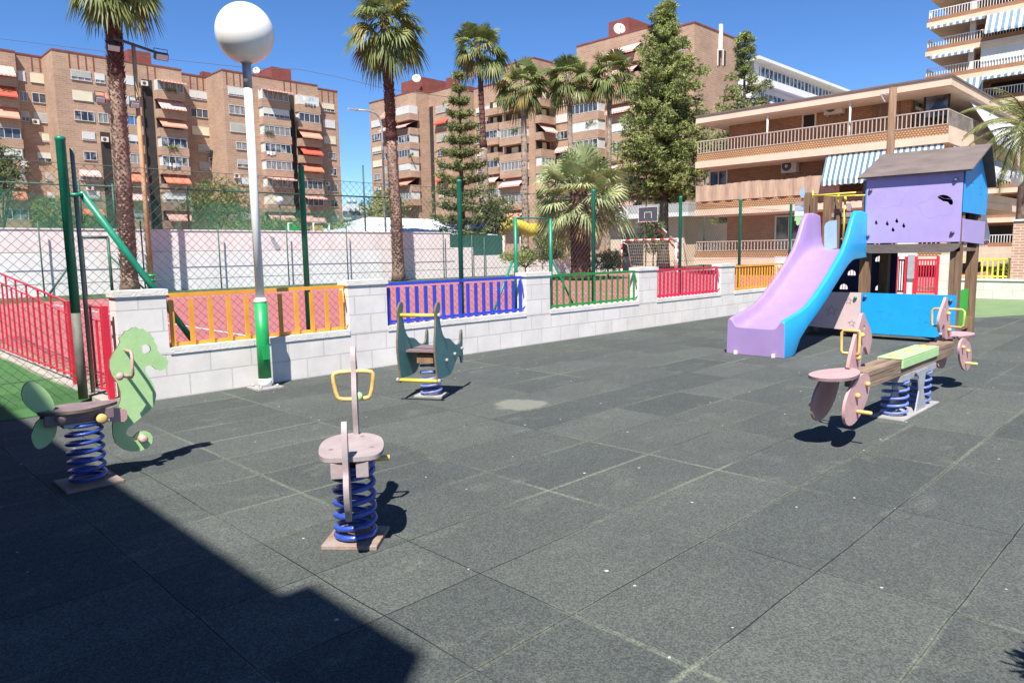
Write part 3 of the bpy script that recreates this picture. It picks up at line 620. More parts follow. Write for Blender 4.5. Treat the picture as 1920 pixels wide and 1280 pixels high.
fp = [(0.14,0.44),(0.15,0.56),(0.10,0.68),(0.11,0.78),(0.16,0.86),(0.16,0.94),(0.20,1.02),(0.26,0.99),(0.33,0.92),(0.41,0.87),(0.45,0.81),(0.41,0.76),(0.35,0.75),(0.33,0.66),(0.34,0.55),(0.32,0.44)]
mb = MB(); mb.board(smooth_loop([L2(a, -0.015, z) for a, z in fp], 1), lt_*0.026, 'hdpe_palepink', (), 'hdpe_palepink'); mb.build('head_board', t)
mb = MB(); hp = []
for (l, z) in ((-0.075,0.725),(0.0,0.722),(0.075,0.725),(0.092,0.745),(0.108,0.85),(0.095,0.872),(0.0,0.875),(-0.095,0.872),(-0.108,0.85),(-0.092,0.745)): hp.append(L2(0.17, l-0.012, z))
mb.tube(smooth_loop(hp, 1), 0.0115, 'peg_yellow', 10, closed=True); mb.build('handle', t)
mb = MB(); peg(mb, L2(0.165, -0.035, 0.74), -ax, 0.024, 0.03, 'hdpe_mint'); mb.build('knob', t)
mb = MB(); mb.obox(L2(-0.2, 0.065, sz-0.055), ax*0.09, lt_*0.03, V((0,0,0.04)), 'hdpe_palepink'); mb.obox(L2(-0.2, -0.055, sz-0.055), ax*0.09, lt_*0.03, V((0,0,0.04)), 'hdpe_palepink')
mb.obox(L2(0.03, 0, sz-0.06), ax*0.12, lt_*0.05, V((0,0,0.035)), 'wood'); mb.build('seat_block', t)
mb = MB(); mb.tube([L2(0.12, -0.06, 0.40), L2(0.12, -0.19, 0.40)], 0.016, 'peg_yellow', 10); mb.tube([L2(0.12, 0.06, 0.40), L2(0.12, 0.1, 0.40)], 0.016, 'peg_yellow', 10); mb.build('foot_peg', t)
coil(o+V((0,0,0)), 0.1, 0.04, sz-0.1, 6.6, 0.0155, 'spring', 2.0).build('spring', t)
mb = MB(); mb.obox(o+V((0, 0, 0.012)), V((0.66,-0.75,0))*0.145, V((0.75,0.66,0))*0.14, (0, 0, 0.012), 'rust_plate'); mb.build('base_plate', t)

# ---- teal double board rocker
o = V((4.68, 5.93, 0)); ax = V((math.cos(R(30)), math.sin(R(30)), 0)); lt_ = V((-ax.y, ax.x, 0))
def L3(a, l, z): return o+ax*a+lt_*l+V((0, 0, z))
t = thing('whale_rocker', 'teal spring rocker with two tall finned side boards and yellow crossbars', 'spring rocker', o)
prof = [(-0.32,0.90),(-0.27,0.93),(-0.22,0.90),(-0.23,0.84),(-0.27,0.80),(-0.24,0.74),(-0.20,0.62),(-0.12,0.54),(-0.02,0.53),(0.06,0.51),(0.18,0.44),(0.28,0.42),(0.36,0.44),(0.38,0.52),(0.41,0.58),(0.44,0.56),(0.44,0.46),(0.43,0.36),(0.45,0.27),(0.42,0.20),(0.39,0.22),(0.36,0.30),(0.28,0.30),(0.18,0.24),(0.08,0.16),(-0.06,0.135),(-0.2,0.145),(-0.28,0.15),(-0.33,0.10),(-0.36,0.11),(-0.35,0.2),(-0.38,0.33),(-0.40,0.50),(-0.36,0.68),(-0.34,0.78),(-0.37,0.84)]
for s_ in (0.2, -0.2):
    mb = MB(); mb.board(smooth_loop([L3(a, s_, z+0.09) for a, z in prof], 1), lt_*0.02, 'hdpe_teal', (), 'edge_dark'); sb = mb.build('side_board', t)
    mb = MB()
    for a, z in ((-0.1, 0.40), (0.15, 0.43), (0.38, 0.46)): peg(mb, L3(a, s_+math.copysign(0.01, s_), z), lt_*math.copysign(1, s_), 0.02, 0.025, 'hdpe_palepink')
    mb.build('bolt', sb)
for (a, z) in ((-0.295, 0.88), (-0.345, 0.225)):
    mb = MB(); mb.tube([L3(a, 0.2, z), L3(a, -0.2, z)], 0.019, 'yellow_pole', 10); cb = mb.build('crossbar', t)
    mb = MB(); peg(mb, L3(a, 0.21, z), lt_, 0.024, 0.03, 'hdpe_palepink'); peg(mb, L3(a, -0.21, z), -lt_, 0.024, 0.03, 'hdpe_palepink'); mb.build('end_cap', cb)
mb = MB(); mb.board([L3(a, l, 0.50) for a, l in ((-0.2,-0.19),(-0.2,0.19),(0.25,0.19),(0.25,-0.19))], (0,0,0.02), 'hdpe_mauve'); mb.build('seat', t)
mb = MB(); mb.obox(L3(0, 0, 0.42), ax*0.16, lt_*0.09, V((0,0,0.05)), 'wood'); mb.build('seat_block', t)
coil(o, 0.105, 0.035, 0.36, 5.2, 0.014, 'spring_pale').build('spring', t)
mb = MB(); mb.obox(o+V((0,0,0.01)), V((0.5,-0.86,0))*0.155, V((0.86,0.5,0))*0.12, (0, 0, 0.01), 'white_plate'); mb.build('base_plate', t)

# ---- seesaw
SY = 2.06
t = thing('spring_seesaw', 'wooden spring seesaw with pink shark boards and yellow handles on two blue springs', 'seesaw', (7.1, SY, 0))
bz = 0.62
mb = MB(); xl, xr = 5.86, 8.28
for i, z in enumerate((0.415, 0.46, 0.507)):
    for dy in (-0.045, 0.045): mb.box((xl, SY+dy-0.042, z-0.0215), (xr, SY+dy+0.042, z+0.0215), 'wood_beam')
mb.build('beam', t)
mb = MB(); mb.box((6.64, SY-0.105, 0.455), (7.68, SY-0.09, 0.53), 'hdpe_mint'); mb.box((6.64, SY+0.09, 0.455), (7.68, SY+0.105, 0.53), 'hdpe_mint'); mb.box((6.64, SY-0.105, 0.532), (7.68, SY+0.105, 0.544), 'hdpe_mint'); cp = mb.build('centre_cover', t)
for x in (6.74, 7.14, 7.56):
    mb = MB(); mb.ball((x, SY, 0.546), 0.036, 'peg_yellow', 8, 0.5); mb.build('knob', cp)
mb = MB(); mb.box((6.66, SY-0.095, 0.335), (7.66, SY+0.095, 0.390), 'steel'); mb.build('bearing_channel', t)
for dy in (-0.11, 0.11):
    mb = MB(); mb.board([(x, SY+dy, z) for x, z in ((6.98,0.385),(7.34,0.385),(7.26,0.33),(7.22,0.20),(7.32,0.018),(7.02,0.018),(7.10,0.20),(7.07,0.33))], (0,0.012,0), 'steel'); mb.build('steel_support', t)
for x in (6.82, 7.48): coil((x, SY, 0), 0.1, 0.03, 0.335, 5.4, 0.0125, 'spring_pale').build('spring', t)
mb = MB(); mb.box((6.62, SY-0.14, 0), (7.66, SY+0.13, 0.018), 'white_plate'); mb.build('base_plate', t)
def seesaw_end(s_):      # s_ = -1 near end, +1 far end; all measured for the near end and mirrored about x = 7.07
    def mx(x): return x if s_ < 0 else 14.14-x
    hb = [(5.66,0.55),(5.70,0.66),(5.78,0.80),(5.86,0.90),(5.92,1.0),(6.0,0.92),(6.1,0.84),(6.15,0.76),(6.12,0.69),(6.08,0.625),(6.05,0.66),(6.0,0.71),(5.95,0.70),(5.93,0.64),(5.91,0.54)]
    mb = MB(); mb.board(smooth_loop([(mx(x), SY, z) for x, z in hb], 1), (0,0.024,0), 'hdpe_pink', [[(mx(5.955+0.014*math.cos(a)), SY, 0.865+0.02*math.sin(a)) for a in [i*math.pi/4 for i in range(8)]]], 'hdpe_pink'); h = mb.build('shark_board', t)
    mb = MB(); c0 = mx(5.80)
    mb.tube([(c0, SY-0.02, 0.67), (c0, SY-(0.03 if s_ < 0 else 0.125), 0.67), (c0, SY-(0.035 if s_ < 0 else 0.145), 0.69), (c0, SY-(0.035 if s_ < 0 else 0.145), 0.83), (c0, SY-(0.03 if s_ < 0 else 0.125), 0.85), (c0, SY, 0.85), (c0, SY+(0.085 if s_ < 0 else 0.125), 0.85), (c0, SY+(0.1 if s_ < 0 else 0.145), 0.83), (c0, SY+(0.1 if s_ < 0 else 0.145), 0.69), (c0, SY+(0.085 if s_ < 0 else 0.125), 0.67), (c0, SY, 0.67)], 0.0115, 'peg_yellow', 8); mb.build('handle', h)
    for dx, z in ((5.88, 0.81), (5.82, 0.64)):
        mb = MB(); peg(mb, (mx(dx), SY-0.012, z), (0,-1,0), 0.02, 0.03, 'peg_yellow'); mb.build('peg', h)
    mb = MB(); mb.board([(mx(5.47+0.30*math.cos(a)), SY+0.15*math.sin(a)*(1-0.25*math.cos(a)), 0.553) for a in [i*math.pi/14 for i in range(28)]], (0,0,0.022), 'hdpe_pink', (), 'hdpe_mauve'); mb.build('seat', t)
    for dy in (-0.115, 0.115):
        el = []
        for i in range(28):
            a = i*math.pi/14; u = math.cos(a)*0.23; v_ = math.sin(a)
            el.append((mx(5.56+u+0.1*v_), SY+dy, 0.385+v_*(0.16 if v_ > 0 else 0.20)))
        mb = MB(); mb.board(el, (0,0.02,0), 'hdpe_pink', (), 'hdpe_pink'); g_ = mb.build('leg_guard', t)
        sgn = math.copysign(1, dy)
        for dx, z, r_, l_ in ((5.72, 0.46, 0.02, 0.03), (5.52, 0.40, 0.02, 0.03), (5.55, 0.275, 0.015, 0.11)):
            mb = MB(); peg(mb, (mx(dx), SY+dy+sgn*0.01, z), (0, sgn, 0), r_, l_, 'peg_yellow'); mb.build('peg', g_)
seesaw_end(-1); seesaw_end(1)

# ================================================================== playhouse with slide
HX, HX2, HY0, HY1, HY2 = 12.4, 13.42, 2.96, 4.32, 5.32
t = thing('playhouse', 'wooden play tower with lilac and blue boards, a lilac slide and a pitched roof', 'play tower', (12.4, 4.3, 0))
for (x, y, h) in ((HX+0.09, HY0+0.06, 2.55), (HX2, HY0+0.06, 2.55), (HX+0.09, HY1, 2.55), (HX2, HY1, 2.55), (HX+0.09, HY2, 2.42), (HX2, HY2, 2.42), (HX+0.42, HY2+0.05, 2.42)):
    mb = MB()
    for k_ in (-0.036, 0.036): mb.box((x-0.07, y+k_-0.034, 0), (x+0.07, y+k_+0.034, h), 'wood')
    mb.build('post', t)
mb = MB(); mb.box((HX+0.02, HY0, 1.40), (HX2+0.06, HY2, 1.46), 'wood'); mb.build('platform', t)
# rounded rim beam in front
mb = MB(); zc0, zc1 = 1.40, 1.52
bl = [(HX-0.03, y, z) for y, z in ((HY0-0.02,1.52),(HY0+0.0,1.46),(HY0+0.06,1.41),(HY0+0.16,1.385),(HY1-0.12,1.385),(HY1-0.02,1.40),(HY1+0.04,1.44),(HY1+0.04,1.48),(HY1-0.02,1.515),(HY1-0.1,1.525))]
mb.board(bl, (0.05,0,0), 'roofboard'); mb.build('front_beam', t)
# lower front boards
def rectYZ(X, y0, y1, z0, z1, r=0.0): return [(X, y0, z0), (X, y1, z0), (X, y1, z1), (X, y0, z1)]
def star(c, r, rot=0.0, n=5, inner=0.4):
    return [(c[0], c[1]+math.cos(rot+math.pi*i/n+math.pi/2)*(r if i % 2 == 0 else r*inner), c[2]+math.sin(rot+math.pi*i/n+math.pi/2)*(r if i % 2 == 0 else r*inner)) for i in range(2*n)]
mb = MB(); mb.board(rectYZ(HX-0.02, HY0, HY1-0.005, 0.09, 0.745), (0.02,0,0), 'hdpe_blue'); lb = mb.build('lower_board', t); lb['label'] = 'sky blue lower board with engraved star'
mb = MB()
c = onX(1660, 590, HX); c.x = HX-0.0302; mb.tube(star(c, 0.12, 0.2), 0.0016, 'groove', 4, closed=True)
mb.build('engraving', lb); mb = MB(); c = onX(1728, 600, HX); c.x = HX-0.0302; mb.tube([(c.x, c.y+0.16*math.cos(a)+0.02, c.z+0.16*math.sin(a)) for a in [0.9+i*0.16 for i in range(26)]], 0.0016, 'groove', 4)
mb.tube(star((c.x, c.y-0.02, c.z-0.02), 0.07, 0.5), 0.0016, 'groove', 4, closed=True); mb.build('engraving', lb)
mb = MB(); pk = [(HX-0.015, y, z) for y, z in ((HY1+0.005,0.11),(HY2+0.12,0.16),(HY2+0.12,0.42),(HY2-0.1,0.745),(HY1+0.005,0.745))]
mb.board(pk, (0.02,0,0), 'hdpe_blush'); lb = mb.build('lower_board', t); lb['label'] = 'pale pink lower board with engraved stars'
mb = MB()
for (px, py, r_) in ((1591,564,0.06),(1559,582,0.10),(1597,606,0.06),(1519,600,0.06)):
    c = onX(px, py, HX-0.0252); mb.tube(star(c, r_), 0.0032, 'groove_pink', 4, closed=True)
mb.build('engraving', lb)
# lilac house front
def hx(px, py): return onX(px, py, HX-0.02)
def z8(px0, py0, pts, s=5.818): return [hx(px0+x/s, py0+y/s) for x, y in pts]
drops = []
for (x, y) in ((251,912),(371,922),(475,893),(434,988),(551,945)):
    drops.append(z8(1600, 260, [(x, y-30),(x+8, y-10),(x+18, y+8),(x+16, y+20),(x+6, y+27),(x-6, y+27),(x-16, y+20),(x-18, y+8),(x-8, y-10)]))
bean = z8(1600, 260, [(920,632),(945,618),(985,612),(1030,622),(1065,645),(1085,675),(1090,705),(1080,722),(1055,722),(1040,708),(1030,692),(1005,686),(975,682),(950,665),(925,650)])
mb = MB(); mb.board(rectYZ(HX-0.02, HY0, HY1-0.01, 1.545, 2.62), (0.02,0,0), 'hdpe_lilac', drops+[bean]); fb = mb.build('house_front', t); fb['label'] = 'lilac front board with raindrop and bean shaped holes'
mb = MB()
for (px, py, sx, sy) in ((1668, 372, 0.22, 0.14), (1757, 388, 0.25, 0.15)):
    c = hx(px, py); c.x = HX-0.0302
    pts = [(c.x, c.y+sx*math.cos(a)*(1+0.12*math.sin(5*a)), c.z+sy*math.sin(a)*(1+0.14*math.sin(5*a+1))) for a in [i*math.pi/20 for i in range(40)]]
    mb.tube(pts, 0.0014, 'groove_lilac', 4, closed=True)
mb.build('engraving', fb)
mb = MB()
for (y, z) in ((HY0+0.10,2.45),(HY1-0.07,2.38),(HY0+0.1,1.68),(HY1-0.06,1.66)): mb.ball((HX-0.04, y, z), 0.03, 'bolt', 8)
for (y, z) in ((HY0+0.07,0.66),(HY1-0.06,0.68)): mb.ball((HX-0.04, y, z), 0.03, 'bolt', 8)
mb.ball((HX-0.04, HY1+0.09, 0.66), 0.028, 'post_green', 8); mb.build('bolt_cap', t)
mb = MB(); mb.board(rectYZ(HX2+0.09, HY0, HY1-0.01, 1.545, 2.62), (0.02,0,0), 'hdpe_navy'); mb.build('house_back', t)  # navy colour paints the shade inside the house, seen through the front holes
# gable side, facing the viewer's right
GX0, GX1 = HX-0.02, HX2+0.32; GM = (GX0+GX1)/2
def gpt(px, py): return onY(px, py, HY0-0.02)
apex = V((GM-0.02, HY0-0.02, 2.98)); bz0 = 1.96
mb = MB(); holes = []
for (px, py) in ((1820, 345),(1824,346),(1837,354),(1837,367)):
    c = gpt(px, py); holes.append([(c.x+0.022*math.cos(a), c.y, c.z+0.03*math.sin(a)) for a in [i*math.pi/4 for i in range(8)]])
mb.board([(GX0, HY0-0.02, bz0+0.02),(GX1-0.05, HY0-0.02, bz0),(GX1, HY0-0.02, 2.35),(GM+0.02, HY0-0.02, 2.97),(GX0, HY0-0.02, 2.6)], (0,0.02,0), 'hdpe_blue', holes); mb.build('gable_board', t)
mb = MB(); mb.board([(GX0+0.05, HY0-0.02, 1.545),(GX1-0.06, HY0-0.02, 1.50),(GX1-0.05, HY0-0.02, 1.86),(GX0+0.03, HY0-0.02, 1.88)], (0,0.02,0), 'hdpe_lilac'); mb.build('side_board', t)
mb = MB(); mb.board([(GX0, HY1, bz0+0.02),(GX1-0.05, HY1, bz0),(GX1, HY1, 2.35),(GM+0.02, HY1, 2.97),(GX0, HY1, 2.6)], (0,0.02,0), 'hdpe_blue'); mb.build('gable_board', t)
# roof: two slabs
ea = onX(1618, 331, HX-0.22); eb = onX(1823, 309, HX-0.22)
ry0, ry1 = HY0-0.13, HY1+0.08
ez = 2.575; rz = 3.0
mb = MB()
d1 = V((GM, 0, rz))-V((HX-0.12, 0, ez)); n1 = V((-d1.z, 0, d1.x)).normalized()*0.012
mb.board([(HX-0.12, ry0, ez),(GM, ry0-0.06, rz),(GM, ry1-0.08, rz),(HX-0.12, ry1+0.03, ez)], n1*2, 'roofboard', (), 'edge_dark'); r1_ = mb.build('roof_slope', t)
mb = MB(); mb.board([(GM+0.004, ry0-0.06, rz),(GX1+0.16, ry0+0.02, 2.42),(GX1+0.16, ry1, 2.42),(GM+0.004, ry1-0.08, rz)], (0.018,0,0.022), 'roofboard', (), 'edge_dark'); mb.build('roof_slope', t)
# navy boards at the back with arched holes
def arch(X, y, z, r_=0.07, bars=True):
    return [(X, y-r_, z-0.03), (X, y+r_, z-0.03)]+[(X, y+r_*math.cos(a), z+0.0+r_*0.95*math.sin(a)) for a in [i*math.pi/8 for i in range(9)]]
NX = HX2+0.1
mb = MB(); hl = []
for (px, py) in ((1585,487),(1597,513),(1582,539),(1649,487),(1649,541),(1637,512),(1632,540)):
    c = onX(px, py, NX); c = V(c)
    if HY1-0.35 < c.y < HY2+0.2 and 0.2 < c.z < 1.35: hl.append(arch(NX, c.y, c.z, 0.05 if px in (1637,1632) else 0.07))
mb.board(rectYZ(NX, onX(1682, 500, NX).y, HY2+0.2, 0.1, 1.40), (0.02,0,0), 'hdpe_navy', hl[:5]); nb_ = mb.build('back_board', t); nb_['label'] = 'navy back board with arched window holes'
mb = MB()
for h in hl[:5]:
    yc = sum(p[1] for p in h)/len(h); z0 = h[0][2]
    for dy in (-0.025, 0.025): mb.box((NX-0.004, yc+dy-0.004, z0), (NX+0.004, yc+dy+0.004, z0+0.1), 'hdpe_navy')
mb.build('window_bar', nb_)
mb = MB(); mb.board(rectYZ(NX, HY0+0.05, onX(1682, 500, NX).y-0.01, 0.1, 0.62), (0.02,0,0), 'hdpe_navy'); mb.build('back_board', t)
mb = MB(); ga = onY(1797, 600, HY0); mb.board([(12.62, HY0+0.06, 0.24),(13.28, HY0+0.06, 0.24),(13.28, HY0+0.06, 0.80),(12.62, HY0+0.06, 0.80)], (0,0.02,0), 'hdpe_green'); mb.build('side_board', t)
mb = MB(); mb.box((12.62, HY0+0.02, 0.18), (13.3, HY0+0.1, 0.225), 'wood_beam'); mb.build('side_rail', t)
mb = MB(); mb.box((HX2-0.16, HY0-0.03, 0), (HX2-0.09, HY0+0.09, 0.36), 'wood'); mb.build('post_block', t)
# upper slide bay: yellow bars, number board, blue entry board, back wall boards
a0 = onX(1524, 367, HX-0.1); a1 = onX(1605, 361, HX-0.1); b0_ = onX(1572, 368, HX-0.05); b1_ = onX(1622, 366, HX-0.05)
mb = MB(); mb.tube([a0, a1], 0.014, 'yellow_pole', 8); mb.tube([a0+V((0,0,0.08)), a0-V((0,0,0.06))], 0.014, 'yellow_pole', 8); mb.tube([b0_, b1_], 0.012, 'yellow_pole', 8)
e0 = onX(1545, 368, HX+0.4); mb.tube([e0, b0_], 0.01, 'yellow_pole', 8)
mb.tube([b0_+V((0,0,0.05)), b0_-V((0,0,0.14))], 0.016, 'yellow_pole', 8)
p0 = onX(1585, 369, HX); p1 = onX(1581, 452, HX); mb.tube([p0, p1], 0.018, 'yellow_pole', 8); mb.build('grab_rail', t)
mb = MB()
pq = onX(1570, 430, HX+0.12); mb.box((pq.x-0.05, pq.y-0.045, 1.42), (pq.x+0.05, pq.y+0.045, 2.35), 'wood'); mb.build('post', t)
mb = MB(); lbp = [onX(x, y, HX) for x, y in ((1546,470),(1546,425),(1549,418),(1556,414),(1569,413),(1569,465))]; mb.board(lbp, (0.02,0,0), 'hdpe_ltblue'); mb.build('entry_board', t)
# number shape boards on the left outer side
mb = MB()
for k_, (y0, y1, key) in enumerate(((378, 386.5,'hdpe_palepink'),(387.5,395,'hdpe_ltblue'),(396,405,'white'),(406,414,'hdpe_mint'))):
    A = [onX(1491, y0, HX+0.02), onX(1507, y0, HX+0.02), onX(1507, y1, HX+0.02), onX(1490, y1, HX+0.02)]; mb.board(A, (0.02,0,0), key)
A = [onX(x, y, HX+0.02) for x, y in ((1493,414),(1501,414),(1500,421),(1496,423),(1493,420))]; mb.board(A, (0.02,0,0), 'hdpe_mint'); mb.build('stacked_shape_board', t)
mb = MB(); A = [onX(x, y, HX+0.02) for x, y in ((1509,349),(1503,355),(1500,363),(1502,370),(1507,372),(1509,366))]; mb.board(A, (0.02,0,0), 'hdpe_ltblue'); mb.build('shape_board', t)
mb = MB(); 
for (y0, y1, z0, z1) in ((HY1+0.1, HY2, 1.9, 2.05),): mb.box((HX2-0.02, y0, z0), (HX2+0.03, y1, z1), 'roofboard')
A = onX(1590, 394, HX2); mb.box((HX2-0.03, HY1, 2.02), (HX2+0.02, HY2, 2.10), 'hdpe_palepink'); mb.build('back_rail', t)
mb = MB(); A = [onX(x, y, HX-0.06) for x, y in ((1587,382),(1595,381),(1597,388),(1595,396),(1588,394))]; mb.board(A, (0.02,0,0), 'hdpe_palepink'); mb.build('shape_board', t)
# slide
st = [(9.46,0.385,0.49,0.0),(9.50,0.375,0.515,0.0),(9.58,0.37,0.535,0.0),(9.68,0.38,0.55,0.0),(9.80,0.42,0.575,0.02),(9.95,0.46,0.60,0.22),(10.2,0.53,0.67,0.38),(10.5,0.665,0.81,0.54),(10.85,0.86,1.02,0.74),(11.2,1.08,1.26,0.96),(11.45,1.24,1.45,1.12),(11.62,1.34,1.66,1.22),(11.78,1.40,1.93,1.28),(11.9,1.43,2.05,1.30),(12.15,1.45,2.06,1.31),(12.4,1.46,2.03,1.32)]
y0s, y1s = 4.28, 5.12; wt = 0.07
mb = MB(); vs = []; cols_ = []
for (x, bd, tp_, un) in st:
    h_ = tp_-bd; e_ = min(0.025, h_*0.2)
    L_s = [(0.0, tp_-e_), (0.008, tp_-e_*0.3), (0.022, tp_), (wt-0.02, tp_), (wt-0.006, tp_-e_*0.4), (wt+0.004, tp_-e_*1.3), (wt+0.03, bd+h_*0.42), (wt+0.05, bd+h_*0.18), (wt+0.085, bd+h_*0.05), (wt+0.14, bd)]
    sec = [(y0s-0.01, un)]+[(y0s+a_, z_) for a_, z_ in L_s]+[(y1s-a_, z_) for a_, z_ in reversed(L_s)]+[(y1s+0.01, un)]
    vs += [(x, y, z) for y, z in sec]
n = 22; fl, fbq = [], []
for i in range(len(st)-1):
    for j in range(n):
        q = (i*n+j, i*n+(j+1) % n, (i+1)*n+(j+1) % n, (i+1)*n+j)
        (fbq if j <= 4 or j == n-1 and False else fl).append(q)
mb.add(vs, fl, 'slide_lilac', True); o_ = len(mb.v)-len(vs); i_ = mb.mi('slide_blue')
for f in fbq: mb.f.append(tuple(o_+a for a in f)); mb.m.append(i_); mb.sm.append(True)
# rounded front lip
fr = [(9.455, y, z) for y, z in [(v[1], v[2]) for v in vs[:n]]]
mb.f.append(tuple(range(n))[::-1]); mb.m.append(mb.mi('slide_lilac')); mb.sm.append(False)
sld = mb.build('slide', t)
md = sld.modifiers.new('soft', 'BEVEL'); md.width = 0.006; md.segments = 2; md.limit_method = 'ANGLE'; md.angle_limit = R(60)
mb = MB()
for y in (y0s+0.14, y1s-0.14): mb.box((9.43, y-0.02, 0.0), (9.47, y+0.02, 0.05), 'cap')
mb.build('anchor', sld)

# ================================================================== wooden pole behind the house
p = V((18.4, 5.9, 0)); q = atD(1675, 165, 16.6)
tp_ = onY(1675, 165, 5.92)
t = thing('wooden_pole', 'bare wooden pole with a small bracket rising behind the play tower roof', 'pole', (tp_.x, tp_.y, 0))
mb = MB(); mb.tube([(tp_.x, tp_.y, 0), (tp_.x, tp_.y, tp_.z)], 0.10, 'wood', 10, r2=0.085); mb.build('pole', t)
mb = MB(); mb.tube([(tp_.x, tp_.y, tp_.z-0.1), (tp_.x-0.05, tp_.y+0.25, tp_.z-0.12), (tp_.x-0.05, tp_.y+0.15, tp_.z-0.3)], 0.02, 'steel', 6); mb.build('bracket', t)

#@@BG
def clumps(mb, cen, rad, n, leaf, key, seed_keys=None, flat=1.0, tuft=7, wr_=0.13):
    """n tufts of small leaf faces round a limb tip"""
    cen = V(cen)
    for _ in range(n):
        while True:
            v_ = V((random.uniform(-1,1), random.uniform(-1,1), random.uniform(-1,1)))
            if v_.length < 1: break
        q = cen+V((v_.x*rad, v_.y*rad, v_.z*rad*flat)); k = key if not seed_keys else random.choice(seed_keys)
        for _ in range(tuft):
            d = V((random.gauss(0,1), random.gauss(0,1), random.gauss(0.25,0.8))).normalized(); s_ = d.orthogonal().normalized()*leaf*wr_
            s_.rotate(Matrix.Rotation(random.uniform(0, 6.28), 3, d)); e = q+d*leaf*random.uniform(0.7, 1.25)
            mb.add([q-s_, q+s_, e+s_*0.5, e-s_*0.5], [(0,1,2,3)], k)
# ================================================================== BACKGROUND BUILDINGS
def P3(pl, c, u, z, d):
    """pl 'Y': wall plane y=c facing -Y, u=x ; pl 'X': wall plane x=c facing -X, u=y ; d = distance in front of the plane"""
    return V((u, c-d, z)) if pl == 'Y' else V((c-d, u, z))
def wbox(mb, pl, c, u0, u1, z0, z1, d0, d1, k): mb.box(P3(pl, c, u0, z0, d0), P3(pl, c, u1, z1, d1), k)
NW = {}
def cnt(b, k, lim=98):
    NW[(b.name, k)] = NW.get((b.name, k), 0)+1
    return NW[(b.name, k)] <= lim
def window(b, pl, c, u0, u1, z0, z1, kind, d=0.0, panes=None):
    """a window as glass (part) with its frame and shutter as sub-parts"""
    if not cnt(b, 'window'): return
    u0, u1 = min(u0, u1), max(u0, u1)
    mb = MB(); wbox(mb, pl, c, u0, u1, z0, z1, d+0.02, d+0.05, 'glass_blue' if kind == 'b' else random.choice(['glass', 'glass_curtain', 'glass_dim'])); w_ = mb.build('window', b)
    n = panes or max(2, int(round((u1-u0)/0.95))); mb = MB(); f = 0.07
    wbox(mb, pl, c, u0-0.05, u1+0.05, z1, z1+f, d, d+0.12, 'alu'); wbox(mb, pl, c, u0-0.05, u1+0.05, z0-f, z0, d, d+0.14, 'alu')
    for i in range(n+1):
        u = lerp(u0, u1, i/n); wbox(mb, pl, c, u-f/2, u+f/2, z0, z1, d+0.051, d+0.10, 'alu')
    mb.build('frame', w_)
    if kind in 'wsc':
        mb = MB(); drop = random.choice((0.0, 0.0, 0.12, 0.3)) if kind != 's' else random.choice((0.1, 0.4))
        wbox(mb, pl, c, u0+0.03, u1-0.03, z0+(z1-z0)*drop, z1-0.01, d+0.101, d+0.13, 'shutter_cream' if kind == 'c' else random.choice(['shutter', 'shutter', 'shutter_grey', 'shutter_cream'])); mb.build('shutter', w_)
def awning(b, pl, c, u0, u1, z0, z1, out, key, d=0.0):
    if not cnt(b, 'awning'): return
    mb = MB(); A = [P3(pl, c, u0, z1, d+0.02), P3(pl, c, u1, z1, d+0.02), P3(pl, c, u1, z0, d+out), P3(pl, c, u0, z0, d+out)]
    nrm = (A[1]-A[0]).cross(A[3]-A[0]).normalized()*0.03
    mb.add(A+[p+nrm for p in A], [(0,1,2,3),(7,6,5,4),(0,4,5,1),(1,5,6,2),(2,6,7,3),(3,7,4,0)], key)
    q = P3(pl, c, u0, z0-0.22, d+out); r_ = P3(pl, c, u1, z0-0.22, d+out); mb.add([A[3], A[2], r_, q], [(0,1,2,3)], key)
    mb.build('awning', b)
FH = 2.82; ZT = 27.6
